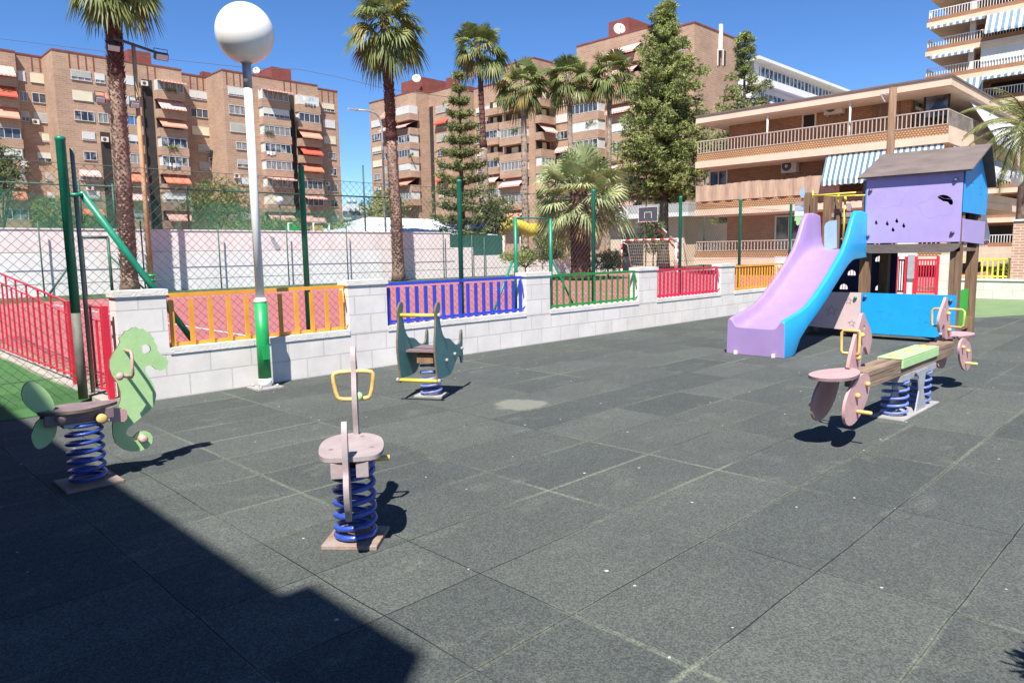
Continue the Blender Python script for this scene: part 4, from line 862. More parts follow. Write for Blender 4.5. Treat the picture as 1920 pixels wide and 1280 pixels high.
def column(b, pl, c, u0, u1, kinds, gal=False, ztop=ZT, fh=FH, proj=0.9, wh=1.25, side=None, skin='brick'):
    """one vertical row of openings; kinds: one letter per floor from the top"""
    u0, u1 = min(u0, u1), max(u0, u1); W = u1-u0
    for k, ch in enumerate(kinds):
        zc = ztop-fh*k
        if ch == ' ': continue
        if gal:
            mb = MB()
            wbox(mb, pl, c, u0-0.15, u1+0.15, zc-fh+wh/2+0.22, zc-wh/2-0.08, -0.02, proj, skin)
            mb.build('balcony', b)
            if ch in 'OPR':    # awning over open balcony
                mb = MB(); wbox(mb, pl, c, u0, u1, zc-wh/2, zc+wh/2+0.2, -0.01, 0.015, 'dark'); mb.build('balcony_opening_shade', b)  # dark sheet painted for the shade inside the balcony
                for j in range(5):
                    pass
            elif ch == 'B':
                mb = MB(); wbox(mb, pl, c, u0, u1, zc-wh/2-0.1, zc+wh/2+0.2, -0.01, 0.015, 'dark'); wbox(mb, pl, c, u0+W*0.45, u0+W*0.75, zc-wh/2, zc+wh/2, 0.02, 0.04, 'shutter_cream'); mb.build('balcony_opening_shade', b)  # dark sheet for the balcony shade, with a cream shutter strip
            else:
                # glazed box
                mb = MB(); wbox(mb, pl, c, u0, u1, zc-wh/2-0.08, zc+wh/2+0.22, 0.0, proj-0.12, 'alu' if ch != 'w' else 'shutter'); mb.build('glazed_gallery', b)
                window(b, pl, c, u0+0.1, u1-0.1, zc-wh/2, zc+wh/2+0.05, ch if ch in 'wgb' else 'g', d=proj-0.12)
            if ch in 'OPRp':
                key = {'O': random.choice(['aw_orange', 'aw_salmon']), 'P': 'aw_pink', 'R': 'aw_red', 'p': 'aw_pink'}[ch]
                awning(b, pl, c, u0+0.1, u1-0.1, zc-wh/2+0.25*(random.random()) if ch != 'p' else zc+wh/2-0.1, zc+wh/2+0.22, proj+0.45, key, d=0.3 if ch != 'p' else proj-0.1)
        else:
            if ch in 'OPR':
                window(b, pl, c, u0, u1, zc-wh/2, zc+wh/2, 'g'); awning(b, pl, c, u0-0.1, u1+0.1, zc, zc+wh/2+0.15, 0.8, {'O': 'aw_orange', 'P': 'aw_pink', 'R': 'aw_red'}[ch])
            elif ch == 'n':
                a = u0+W*0.30; window(b, pl, c, a, u1-W*0.05, zc-wh*0.42, zc+wh*0.45, 's', panes=2)
            elif ch == 'm':
                a = u0+W*0.30; window(b, pl, c, a, u1-W*0.05, zc-wh*0.42, zc+wh*0.45, 'g', panes=2)
            else: window(b, pl, c, u0, u1, zc-wh/2, zc+wh/2, ch)
def plants(b, pl, c, u, z, d, n=26):
    mb = MB()
    for _ in range(n):
        q = P3(pl, c, u+random.uniform(-0.9, 0.9), z+random.uniform(-0.1, 0.35), d+random.uniform(0, 0.15)); clumps(mb, q, 0.12, 1, 0.3, 'leaf', ['leaf', 'cypress', 'leaf_yellow'], 1, 5)
    mb.build('balcony_plants', b, recalc=False)
def slab(b, name, pl, c, u0, u1, z0, z1, dep, key='brick', cop=True):
    u0, u1 = min(u0, u1), max(u0, u1)
    mb = MB(); wbox(mb, pl, c, u0, u1, z0, z1, 0, -dep, key); w_ = mb.build(name, b)
    if cop: mb = MB(); wbox(mb, pl, c, u0-0.06, u1+0.06, z1+0.002, z1+0.22, 0.08, -dep, 'brick_dark'); mb.build('parapet_coping', w_)
    return w_
def slots(b, pl, c, us, z1):
    for u in us:
        mb = MB(); wbox(mb, pl, c, u-0.1, u+0.1, z1-2.0, z1, 0.0, 0.03, 'brick_dark'); mb.build('parapet_rib', b)
HB = 30.6
# -------- left apartment building, walls facing the viewer lie in planes y = const
b1 = thing('apartment_building', 'long eight storey brick apartment block with orange and pink awnings on the left', 'building', (40, 120, 0))
def uY(px, py, Y): return onY(px, py, Y).x
SEC = [(-60, 27, 95, 124.8), (27, 98, 104, 125.6), (98, 338, 110, 120.0), (338, 417, 138, 122.2), (417, 594, 140, 115.7), (594, 632, 165, 117.5)]
for (a, b_, py, Y) in SEC:
    slab(b1, 'wall', 'Y', Y, uY(a, py, Y)-0.0, uY(b_, py, Y), 0, HB, 14)
def col1(Y, px0, px1, py, kinds, **kw): column(b1, 'Y', Y, uY(px0, py, Y), uY(px1, py, Y), kinds, **kw)
col1(124.8, -24, 25, 125, 'PROgwwOgP', gal=True)
col1(125.6, 33, 47, 145, 'wgs')
col1(125.6, 57, 96, 148, 'wgwnsnnOn')
col1(120.0, 133, 170, 142, 'wcgnmPnOn')
col1(120.0, 178, 196, 147, 'wOg')
col1(120.0, 216, 257, 150, 'wwbwgOPwP', gal=True, proj=0.7)
col1(120.0, 289, 339, 162, 'pPOggOwPP', gal=True, proj=1.2)
col1(122.2, 355, 387, 172, 'wgwnnms')
col1(115.7, 427, 458, 167, 'wgwmnn n')
col1(115.7, 484, 534, 172, 'pwgggpwPO', gal=True, proj=1.3)
col1(115.7, 553, 593, 183, 'wgOROgpPO', gal=True, proj=1.0)
col1(117.5, 604, 626, 193, 'wwwmmgmn')
# dark strips painted for the recess shade between the projecting galleries
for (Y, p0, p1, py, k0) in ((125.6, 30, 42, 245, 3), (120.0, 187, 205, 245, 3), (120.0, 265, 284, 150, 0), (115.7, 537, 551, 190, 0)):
    mb = MB(); z1 = ZT+0.8-FH*k0; wbox(mb, 'Y', Y, uY(p0, py, Y), uY(p1, py, Y), 1, z1, 0.0, 0.04, 'dark'); mb.build('recess_shade', b1)
for (Y, pxs, py) in ((125.6, (59, 74, 90), 112), (120.0, (130, 146, 161, 175, 275, 289), 115), (122.2, (356, 369, 380), 145), (115.7, (425, 438, 450, 532, 544, 555), 150), (117.5, (603, 615, 625), 168)):
    slots(b1, 'Y', Y, [uY(p, py, Y) for p in pxs], HB-0.1)
def penthouse(b, label_kind, A, B, z0, z1):
    mb = MB(); mb.box((A[0], A[1], z0), (B[0], B[1], z1), 'brick_dark'); return mb.build('rooftop_housing', b)
def hpx(px0, px1, py0, Y, dep): 
    a = onY(px0, py0, Y); c = onY(px1, py0, Y); return a.x, c.x, a.z
a, c, z = hpx(240, 282, 92, 128, 8); penthouse(b1, '', (a, 128), (c, 140), HB, z)
a, c, z = hpx(512, 545, 125, 122, 8); penthouse(b1, '', (a-0.3, 122), (c, 136), HB, z)
for (px, py, Y) in ((101, 103, 128), (387, 135, 126)):
    p = onY(px, py, Y); mb = MB(); mb.box((p.x-0.7, Y, HB), (p.x+0.7, Y+1.2, p.z), 'brick_dark'); mb.build('chimney', b1)
def dish(b, p, r, d=(-0.6, -0.75, 0.25)):
    mb = MB(); mb.lathe(p, [(0.05, 0), (r*0.6, 0.08*r), (r, 0.22*r), (r, 0.25*r), (r*0.6, 0.12*r), (0.06, 0.05*r)], 'soffit', 20, axis=d); mb.tube([V(p), V(p)-V((0, 0, r*1.6))], 0.06, 'steel', 6); ds_ = mb.build('satellite_dish', b)
    mb = MB(); q = V(p)+V(d)*r*0.75; mb.tube([V(p)-V((0,0,r*0.9)), q], 0.035, 'board', 5); mb.lathe(q, [(0.09, 0), (0.09, 0.16)], 'board', 8, axis=d); mb.build('feed_arm', ds_)
dish(b1, onY(481, 133, 114), 0.55)
def aircon(b, pl, c, u, z):
    mb = MB(); wbox(mb, pl, c, u-0.45, u+0.45, z-0.35, z+0.35, 0.05, 0.42, 'soffit'); a_ = mb.build('air_conditioner', b)
    mb = MB(); mb.lathe(P3(pl, c, u-0.1, z, 0.421), [(0.26, 0), (0.24, 0.02)], 'board', 14, axis=(0, -1, 0) if pl == 'Y' else (-1, 0, 0)); mb.build('fan_grille', a_)
for (px, py, Y) in ((66, 229, 125.6), (270, 157, 119.8), (196, 262, 120.0), (395, 300, 122.2), (443, 330, 115.7), (545, 322, 115.6), (612, 345, 117.5), (168, 352, 120.0)):
    p = onY(px, py, Y); aircon(b1, 'Y', Y, p.x, p.z)
def laundry(b, pl, c, u0, z, n, d):
    for i in range(n):
        mb = MB(); wbox(mb, pl, c, u0+i*0.55, u0+i*0.55+random.uniform(0.3, 0.5), z-random.uniform(0.4, 0.8), z, d, d+0.02, random.choice(['white', 'soffit', 'aw_white', 'hdpe_ltblue', 'aw_pink'])); mb.build('laundry', b)
for (px, py, Y, n) in ((568, 181, 115.7, 4), (500, 283, 115.7, 3), (310, 305, 120.0, 4), (12, 300, 124.8, 5)):
    p = onY(px, py, Y-1.4); laundry(b1, 'Y', Y, p.x, p.z, n, 1.4)
# -------- right apartment building, its long walls face the viewer in planes x = const
b2 = thing('apartment_building', 'stepped brick apartment block behind the palms with brown rooftop housings and round balconies', 'building', (96, 80, 0))
H2 = 34.0
def uX(px, py, X): return onX(px, py, X).y
XS = dict(T0=96.4, T1=93.2, T2=92.9, G=101.0, T3b=96.4, T3c=93.0)
def sec2(X, p0, p1, py, dep=16, z1=H2): return slab(b2, 'wall', 'X', X, uX(p0, py, X), uX(p1, py, X), 0, z1, dep)
sec2(XS['T0'], 1302, 1215, 50, 12)
sec2(XS['T1'], 1212, 1081, 80, 14)
YF2 = uX(1001, 110, XS['T2'])
XG2 = onY(1034, 122, YF2).x
sec2(XG2, 1081, 1034, 120, 10, H2-0.5)
sec2(XS['T2'], 1001, 943, 130, 24)
sec2(XS['G'], 943, 888, 165, 10)
sec2(XS['T3b'], 845, 799, 170, 14)
sec2(XS['T3c'], 780, 692, 190, 14)
# right flank facing -Y (seen beside the conifer)
Yf = uX(1302, 50, XS['T0'])
fr = onY(1385, 78, Yf)
slab(b2, 'wall', 'Y', Yf-0.02, XS['T0']+0.01, fr.x, 0, H2-0.003, 10)
for px in (1348, 1358):
    p = onY(px, 108, Yf); mb = MB(); wbox(mb, 'Y', Yf-0.02, p.x-0.35, p.x+0.35, p.z-1.2, p.z+1.0, 0.0, 0.05, 'dark'); w_ = mb.build('window', b2)
    mb = MB(); wbox(mb, 'Y', Yf-0.02, p.x-0.55, p.x-0.36, p.z-1.3, p.z+1.1, 0.0, 0.12, 'soffit'); mb.build('frame', w_)
p = onY(1349, 75, Yf); mb = MB(); wbox(mb, 'Y', Yf-0.02, p.x-0.25, p.x+0.25, p.z-1.6, p.z+2.2, 0.0, 0.4, 'white'); mb.build('flue', b2)
Z2 = 30.3
def col2(X, px0, px1, py, kinds, **kw): column(b2, 'X', X, uX(px0, py, X), uX(px1, py, X), kinds, ztop=kw.pop('ztop', Z2), **kw)
zt3 = onX(765, 212, XS['T3c']).z
col2(XS['T3c'], 751, 783, 212, 'wPggwOg', gal=True, ztop=zt3, proj=2.2)
col2(XS['T3c'], 697, 716, 232, 'wgwwmn', ztop=onX(706, 232, XS['T3c']).z)
col2(XS['T3c'], 722, 744, 215, 'OPBgwgO', gal=True, ztop=onX(732, 217, XS['T3c']).z, proj=1.2)
zb3 = onX(828, 205, XS['T3b']).z
col2(XS['T3b'], 840, 818, 205, 'wRwgmRn', ztop=zb3)
mb = MB(); wbox(mb, 'X', XS['T3b'], uX(803, 210, XS['T3b']), uX(812, 210, XS['T3b']), 1, zb3+1, 0, 0.05, 'dark'); mb.build('recess_shade', b2)  # dark strip painted on the wall for recess shade
# flanks facing -Y between the steps carry windows too
col = lambda Y, px0, px1, py, kinds, **kw: column(b2, 'Y', Y, onY(px0, py, Y).x, onY(px1, py, Y).x, kinds, **kw)
Yg = uX(845, 165, XS['T3b']); pz = onY(866, 205, Yg)
zt2 = onX(932, 200, XS['T2']).z
col2(XS['T2'], 948, 990, 185, 'BBgBgPgO', gal=True, ztop=onX(965, 190, XS['T2']).z, proj=1.6)
col2(XS['G'], 893, 918, 208, 'wggwmgn', ztop=onX(905, 208, XS['G']).z)
col2(XS['G'], 919, 942, 200, 'BBgBgPg', gal=True, ztop=onX(932, 198, XS['G']).z, proj=1.5)
col(YF2, 1004, 1030, 178, 'BBPBgwP', gal=True, ztop=onY(1016, 180, YF2).z, proj=1.3)
col2(XG2, 1043, 1072, 188, 'wwgPgwm', ztop=onX(1058, 190, XG2).z)
zt1 = onX(1170, 100, XS['T1']).z
col2(XS['T1'], 1082, 1134, 172, 'OgwgPwgO', gal=True, ztop=onX(1108, 172, XS['T1']).z, proj=1.8)
col2(XS['T1'], 1150, 1206, 100, 'PPgPwgPgP', gal=True, ztop=zt1, proj=1.6)
col2(XS['T0'], 1225, 1290, 95, 'gPwgPwgO', gal=True, ztop=onX(1255, 95, XS['T0']).z, proj=1.0)
for (px0, px1, py, X, dep) in ((752, 835, 0, 0, 0),):
    A = onX(752, 158, 99.0); B_ = onX(791, 147, 99.0)
    mb = MB(); mb.box((99.0, B_.y, H2), (121, A.y, B_.z+0.3), 'brick_dark'); mb.build('rooftop_housing', b2)
A = onX(1141, 40, 99.0); B_ = onX(1178, 32, 99.0); mb = MB(); mb.box((99.0, B_.y, H2), (112, A.y, B_.z), 'brick_dark'); mb.build('rooftop_housing', b2)
p = onX(842, 155, 103); mb = MB(); mb.box((103, p.y-1, H2-1), (105, p.y+1, p.z+1), 'brick_dark'); mb.build('chimney', b2)
dish(b2, onX(781, 148, 97.5), 0.9); dish(b2, onX(1161, 56, 97.5), 0.95)

for (b_, pl_, px, py, c_, d_) in ((b1, 'Y', 320, 172, 120.0, 1.25), (b1, 'Y', 505, 250, 115.7, 1.35), (b1, 'Y', 575, 322, 115.7, 1.05), (b1, 'Y', 12, 175, 124.8, 0.95), (b1, 'Y', 325, 278, 120.0, 1.25),
                                 (b2, 'X', 770, 292, XS['T3c'], 2.25), (b2, 'X', 965, 245, XS['T2'], 1.65), (b2, 'X', 1108, 232, XS['T1'], 1.85), (b2, 'X', 932, 300, XS['G'], 1.55)):
    p = onY(px, py, c_-d_) if pl_ == 'Y' else onX(px, py, c_-d_)
    plants(b_, pl_, c_, p.x if pl_ == 'Y' else p.y, p.z, d_)

# -------- low terraced building with balconies (right)
b3 = thing('terraced_building', 'three storey building with deep cream balconies, orange brick walls and a striped awning', 'building', (38, 9.8, 0))
X3 = 38.0; Yr = onX(1785, 140, X3).y; Yl = onX(1305, 215, X3).y; ZR = onX(1785, 141, X3).z
def z3(py): return onX(1305, py, X3).z
XE = 56.0
def lshape(name, d, z0, z1, key, parent=b3, th=None):
    """a band running round the two visible sides at overhang d behind the outer edge"""
    mb = MB(); mb.box((X3+d, Yr+d, z0), (XE, Yl-d, z1), key); return mb.build(name, parent)
lshape('roof', 0, ZR-0.42, ZR-0.06, 'cream'); mb = MB(); mb.box((X3-0.05, Yr-0.05, ZR-0.058), (XE, Yl+0.05, ZR+0.03), 'roofboard'); mb.build('roof_sheet', b3)
mb = MB(); mb.box((X3+0.1, Yr+0.1, ZR-0.47), (XE-0.1, Yl-0.1, ZR-0.424), 'soffit'); mb.build('soffit', b3)
WX = X3+1.9
yl_b = onX(1367, 250, WX).y
mb = MB(); mb.box((WX, Yr+2.2, 0), (XE-0.5, yl_b, ZR-0.475), 'brick_orange'); mb.build('wall', b3)
floors = [(z3(265)-0.02, z3(290), z3(304), z3(316)), (z3(350), z3(379), z3(394), z3(405)), (z3(453), z3(472), z3(483), z3(496))]
for fi, (zr, zl, zs, zb) in enumerate(floors):
    lshape('balcony_slab', 0.0, zb, zs, 'cream')
    # lattice brick band
    mb = MB(); mb.box((X3+0.06, Yr+0.06, zs+0.002), (X3+0.2, Yl-0.06, zl), 'lattice'); mb.box((X3+0.201, Yr+0.06, zs+0.002), (XE, Yr+0.2, zl), 'cream'); mb.build('parapet', b3)
    mb = MB(); mb.box((X3+0.5, Yr+0.5, zb-0.04), (XE-0.2, Yl-0.5, zb-0.003), 'soffit'); mb.build('soffit', b3)
    if fi != 1:
        mb = MB(); y0, y1 = Yr+0.1, Yl-0.1
        mb.box((X3+0.08, y0, zr-0.05), (X3+0.14, y1, zr), 'railing'); mb.box((X3+0.08, y0, zl+0.03), (X3+0.14, y1, zl+0.07), 'railing')
        n = int((y1-y0)/0.19)
        for i in range(n+1):
            y = lerp(y0, y1, i/n); mb.box((X3+0.095, y-0.022, zl+0.07), (X3+0.125, y+0.022, zr-0.05), 'railing')
        mb.build('railing', b3)
        mb = MB(); x0 = X3+0.15
        mb.box((x0, Yr+0.08, zr-0.05), (X3+9, Yr+0.14, zr), 'railing')
        if fi == 0: mb.box((x0, Yr+0.09, zl+0.05), (X3+5, Yr+0.12, zr-0.06), 'glass')
        for i in range(50): mb.box((x0+i*0.18, Yr+0.085, zl), (x0+i*0.18+0.03, Yr+0.135, zr-0.05), 'railing')
        mb.build('railing', b3)
# reed screen on the middle balcony
za, zb_ = floors[1][1], floors[1][0]
mb = MB(); y0 = onX(1500, 360, X3).y; n = 60; vs = []
for i in range(n+1):
    y = lerp(y0-2.0, Yl-0.05, i/n); top = zb_+0.03*math.sin(i*0.22)+0.05*random.random()
    vs += [(X3+0.02+0.03*math.sin(i*1.1), y, za), (X3+0.02+0.03*math.sin(i*1.1), y, top), (X3+0.07+0.03*math.sin(i*1.1), y, top), (X3+0.07+0.03*math.sin(i*1.1), y, za)]
mb.add(vs, [f for i in range(n) for f in ((i*4, i*4+1, i*4+5, i*4+4), (i*4+1, i*4+2, i*4+6, i*4+5), (i*4+2, i*4+3, i*4+7, i*4+6))], 'reed'); mb.build('reed_screen', b3)
# openings on the brick wall
def op3(px0, px1, py0, py1, key, name, d=0.03, fr=None):
    a = onX(px0, py1, WX); c = onX(px1, py0, WX); mb = MB(); wbox(mb, 'X', WX, c.y, a.y, a.z, c.z, 0.0, d, key); o_ = mb.build(name, b3)
    if fr:
        mb = MB()
        for (u0, u1, z0, z1) in ((c.y-0.08, c.y, a.z-0.08, c.z+0.08), (a.y, a.y+0.08, a.z-0.08, c.z+0.08), (c.y, a.y, c.z, c.z+0.08), (c.y, a.y, a.z-0.08, a.z)): wbox(mb, 'X', WX, u0, u1, z0, z1, 0.0, 0.09, fr)
        if a.y-c.y > 1: wbox(mb, 'X', WX, (a.y+c.y)/2-0.03, (a.y+c.y)/2+0.03, a.z, c.z, d, 0.08, fr)
        mb.build('frame', o_)
    return o_
op3(1507, 1529, 214, 240, 'dark', 'window', fr='soffit')
op3(1735, 1780, 165, 222, 'glass', 'balcony_door', fr='dark')
op3(1636, 1690, 172, 228, 'wood', 'balcony_door')
op3(1545, 1600, 300, 335, 'dark', 'window')
op3(1333, 1363, 320, 352, 'glass', 'window', fr='soffit')
op3(1455, 1505, 405, 470, 'glass', 'balcony_door', fr='alu')
op3(1545, 1640, 405, 480, 'dark', 'balcony_door')
for (px, zi) in ((1438, 0), (1592, 0)):
    p = onX(px, 240, X3+0.15); mb = MB(); mb.tube([(X3+0.2, p.y, floors[0][2]), (X3+0.2, p.y, ZR-0.42)], 0.05, 'white', 6); mb.build('post', b3)
for (px, py, ww) in ((1568, 202, 0.95), (1485, 312, 0.85)):
    p = onX(px, py, WX); mb = MB(); mb.box((WX-0.42, p.y-ww/2, p.z-0.36), (WX-0.03, p.y+ww/2, p.z+0.36), 'soffit'); mb.tube([(WX-0.4, p.y-0.3, p.z-0.45), (WX-0.02, p.y-0.3, p.z-0.45)], 0.03, 'steel', 5); mb.tube([(WX-0.4, p.y+0.3, p.z-0.45), (WX-0.02, p.y+0.3, p.z-0.45)], 0.03, 'steel', 5); ac = mb.build('air_conditioner', b3)
    mb = MB(); c0 = V((WX-0.425, p.y+0.12, p.z))
    mb.lathe(c0, [(0.27, 0), (0.27, 0.015), (0.25, 0.02)], 'board', 20, axis=(-1,0,0)); mb.lathe(c0+V((-0.02,0,0)), [(0.09, 0), (0.08, 0.02)], 'soffit', 12, axis=(-1,0,0)); mb.build('fan_grille', ac)
p0 = onX(1497, 202, WX); p1 = onX(1545, 195, WX); mb = MB(); mb.tube([(WX-0.05, p0.y, p0.z), (WX-0.05, p1.y, p0.z+0.02)], 0.05, 'soffit', 6); mb.build('conduit', b3)
# blue striped awning hanging from the first slab
def cloth(b, A, B_, out, drop, key, name='awning', val=0.28):
    """A, B_ = top corners on the facade; out = vector outwards"""
    A, B_ = V(A), V(B_); out = V(out); n = 36; mb = MB(); vs = []
    for i in range(n+1):
        p = A.lerp(B_, i/n); q = p+out+V((0,0,-drop)); sc = val*(0.8+0.2*abs(math.sin(i*math.pi*n/12/6)))
        vs += [p, q, q+V((0,0,-sc)), q+V((0,0,-sc))-out.normalized()*0.02, q-out.normalized()*0.02+V((0,0,-0.02)), p+V((0,0,-0.03))]
    mb.add(vs, [f for i in range(n) for f in [(i*6+j, i*6+j+1, i*6+j+7, i*6+j+6) for j in range(5)]], key); mb.build(name, b)
A = onX(1548, 288, X3); B_ = onX(1770, 268, X3); zA = floors[0][3]-0.02
cloth(b3, (X3+0.1, A.y, zA), (X3+0.1, B_.y, zA), (-0.55, 0, 0), 1.3, 'aw_blue')
# right flank (faces -Y): glazing, posts and pale awnings
mb = MB(); mb.box((WX+0.3, Yr+2.18, floors[0][2]), (WX+9, Yr+2.19, ZR-0.5), 'glass'); mb.build('glazing', b3)
mb = MB()
for i in range(8): mb.box((WX+0.3+i*1.1, Yr+2.12, floors[0][2]), (WX+0.42+i*1.1, Yr+2.179, ZR-0.5), 'wood')
mb.box((WX+0.3, Yr+2.13, floors[0][2]+1.7), (WX+9, Yr+2.17, floors[0][2]+1.85), 'soffit'); mb.build('window_frame', b3)
cloth(b3, (X3+4.2, Yr+0.2, ZR-0.6), (X3+14, Yr+0.2, ZR-0.6), (0, -1.2, 0), 1.9, 'aw_white')
cloth(b3, (X3+1.0, Yr+0.1, floors[0][3]-0.02), (X3+13, Yr+0.1, floors[0][3]-0.02), (0, -1.3, 0), 1.2, 'aw_white')
cloth(b3, (X3+1.0, Yr+0.3, floors[1][3]-0.05), (X3+9, Yr+0.3, floors[1][3]-0.05), (0, -0.3, 0), 1.4, 'aw_white')

# -------- tall tower at the top right
b4 = thing('tower_block', 'tall tower with long white railed balconies and cream slab edges at top right', 'building', (84, 24, 0))
X4 = 84.0; Y4 = onX(1738, 44, X4).y; fh4 = 2.82
zt = onX(1738, 44, X4).z
mb = MB(); mb.box((X4+3.0, -40, 0), (X4+20, Y4-3.4, zt+9), 'brick_orange'); mb.build('wall', b4)
mb = MB(); mb.box((X4+0.6, Y4-4.2, 0), (X4+1.1, Y4-3.7, zt+9), 'soffit'); mb.build('pillar', b4)
for k in range(-2, 10):
    z = zt-fh4*k
    mb = MB(); mb.box((X4, -40, z-0.45), (X4+20, Y4, z), 'cream'); mb.build('balcony_slab', b4)
    mb = MB(); mb.box((X4+0.1, -40, z+0.002), (X4+0.25, Y4-0.1, z+0.42), 'brick_orange'); mb.build('parapet', b4)
    mb = MB(); mb.box((X4+0.12, -40, z+1.12), (X4+0.2, Y4-0.12, z+1.18), 'railing_white'); mb.box((X4+0.2, Y4-0.2, z+1.12), (X4+3, Y4-0.13, z+1.18), 'railing_white')
    for i in range(150):
        y = Y4-0.15-i*0.24; mb.box((X4+0.13, y-0.025, z+0.42), (X4+0.18, y+0.025, z+1.12), 'railing_white')
    for i in range(12): mb.box((X4+0.2+i*0.24, Y4-0.2, z+0.42), (X4+0.24+i*0.24, Y4-0.15, z+1.12), 'railing_white')
    mb.build('railing', b4)
    mb = MB(); mb.box((X4+2.95, Y4-9+(k % 2)*0.8, z+0.1), (X4+2.99, Y4-5.3, z+2.1), 'dark'); mb.build('balcony_door', b4)
def y4(px, py): return onX(px, py, X4).y
z0 = zt
cloth(b4, (X4-0.01, y4(1852, 20), z0-0.45), (X4-0.01, y4(1990, 0), z0-0.45), (-0.7, 0, 0), 1.6, 'aw_bluegrey')
cloth(b4, (X4-0.01, y4(1746, 60), z0-0.45), (X4-0.01, y4(1850, 30), z0-0.45), (-0.5, 0, 0), 0.1, 'aw_bluegrey')
cloth(b4, (X4-0.01, y4(1746, 110), z0-0.45-fh4), (X4-0.01, y4(1828, 90), z0-0.45-fh4), (-0.5, 0, 0), 0.2, 'aw_bluegrey')
mb = MB(); mb.box((X4+0.3, y4(1990, 60), z0-fh4*2+0.0), (X4+0.36, y4(1838, 90), z0-fh4-0.46), 'shutter'); mb.build('shutter', b4)
cloth(b4, (X4-0.01, y4(1800, 150), z0-0.45-2*fh4), (X4-0.01, y4(1845, 140), z0-0.45-2*fh4), (-0.4, 0, 0), 1.7, 'aw_bluegrey')
cloth(b4, (X4-0.01, y4(1846, 140), z0-0.45-2*fh4), (X4-0.01, y4(1990, 120), z0-0.45-2*fh4), (-0.9, 0, 0), 0.25, 'aw_bluegrey')

# -------- far white building (faces -Y)
b5 = thing('white_building', 'distant white apartment building with a continuous glazed gallery under its roof', 'building', (119, 60, 0))
xw0 = onY(1414, 108, 60).x; xw1 = 185; zw = onY(1420, 112, 60).z
mb = MB(); mb.box((xw0, 60, 0), (xw1, 80, zw-0.5), 'farhouse'); mb.build('wall', b5)
mb = MB(); mb.box((xw0-1, 58.5, zw-0.5), (xw1, 80, zw), 'farhouse'); mb.build('roof', b5)
for k in range(4):
    z1 = zw-1.0-k*4.2
    mb = MB(); mb.box((xw0+2, 59.9, z1-2.1), (xw1, 59.97, z1), 'glass'); gl_ = mb.build('glazed_gallery', b5)
    mb = MB()
    for i in range(44): mb.box((xw0+2+i*1.6, 59.8, z1-2.1), (xw0+2.25+i*1.6, 59.89, z1), 'white')
    mb.build('frame', gl_)
    mb = MB(); mb.box((xw0-0.5, 58.6, z1-3.3), (xw1, 59.95, z1-2.15), 'farhouse'); mb.build('balcony', b5)
mb = MB(); A = [(xw0+4, 59.8, zw-6), (xw0+26, 59.8, zw-6), (xw0+26, 57.6, zw-8.6), (xw0+4, 57.6, zw-8.6)]
mb.add(A+[(x, y-0.05, z-0.05) for x, y, z in A], [(0,1,2,3),(7,6,5,4),(0,4,5,1),(2,6,7,3)], 'aw_lilac'); mb.build('awning', b5)

# -------- pale distant block seen between the two brick buildings
b6 = thing('distant_building', 'small pale distant apartment block between the two brick buildings', 'building', (150, 200, 0))
a = onY(642, 385, 230); c = onY(702, 385, 230)
mb = MB(); mb.box((a.x, 230, 0), (c.x+6, 240, a.z), 'farhouse'); mb.build('wall', b6)
for k in range(6):
    mb = MB(); z1 = a.z-2.0-k*3; mb.box((a.x, 229.7, z1-1.5), (c.x+6, 229.95, z1), 'glass'); mb.build('window_band', b6)
for px in (655, 665):
    p = onY(px, 382, 228); mb = MB(); mb.lathe(p, [(0.9, 0), (0.9, 1.4)], 'steel', 12); mb.build('water_tank', b6)

# -------- small building whose shade falls on the playground (behind and left of the viewer)
b7 = thing('side_building', 'dark walled building out of view that shades the near corner of the playground', 'building', (-5, 5, 0))
hB = 7.0; k_ = 1/math.tan(EL)
ex, ey = 1.42-hB*k_*math.cos(AZ), 1.95-hB*k_*math.sin(AZ)
mb = MB(); mb.box((ex-6, ey, 0), (ex, 16, hB), 'wood'); mb.build('wall', b7)  # wall colour kept dark to cut light bounced into the shade
h2 = hB+0.14/(k_*math.cos(AZ)); mb = MB(); mb.box((ex-6, ey, hB+0.002), (ex-0.002, 2.9-h2*k_*math.sin(AZ), h2), 'cream'); mb.build('parapet', b7)
for y in (2, 6, 10): mb = MB(); mb.box((ex, y, 1), (ex+0.04, y+1.4, 2.2), 'glass'); mb.build('window', b7)

# ================================================================== boundary wall at the right
XG = 23.4
def gY(px, py=540): return onX(px, py, XG).y
t = thing('boundary_wall', 'cream block wall beyond the pale green ground with a higher white part by the gate', 'wall', (XG, 6, 0))
mb = MB(); mb.box((XG, -3, 0), (XG+0.25, gY(1796), 0.50), 'block_yellow'); mb.box((XG, gY(1796), 0), (XG+0.25, gY(1757), 1.22), 'block_yellow'); mb.build('wall', t)
mb = MB(); mb.box((XG, gY(1712), -0.02), (XG+0.25, gY(1678), 1.9), 'cap'); mb.box((XG, gY(1665), 0), (XG+0.25, 11, 1.2), 'block'); mb.build('wall', t)
mb = MB(); mb.box((XG-0.03, -3, 0.502), (XG+0.28, gY(1796)-0.002, 0.56), 'cap'); mb.build('coping', t)
p = onX(1708, 500, XG-0.05); mb = MB(); mb.box((XG-0.06, p.y-0.09, p.z-0.35), (XG, p.y+0.09, p.z+0.35), 'steel'); mb.build('meter_box', t)
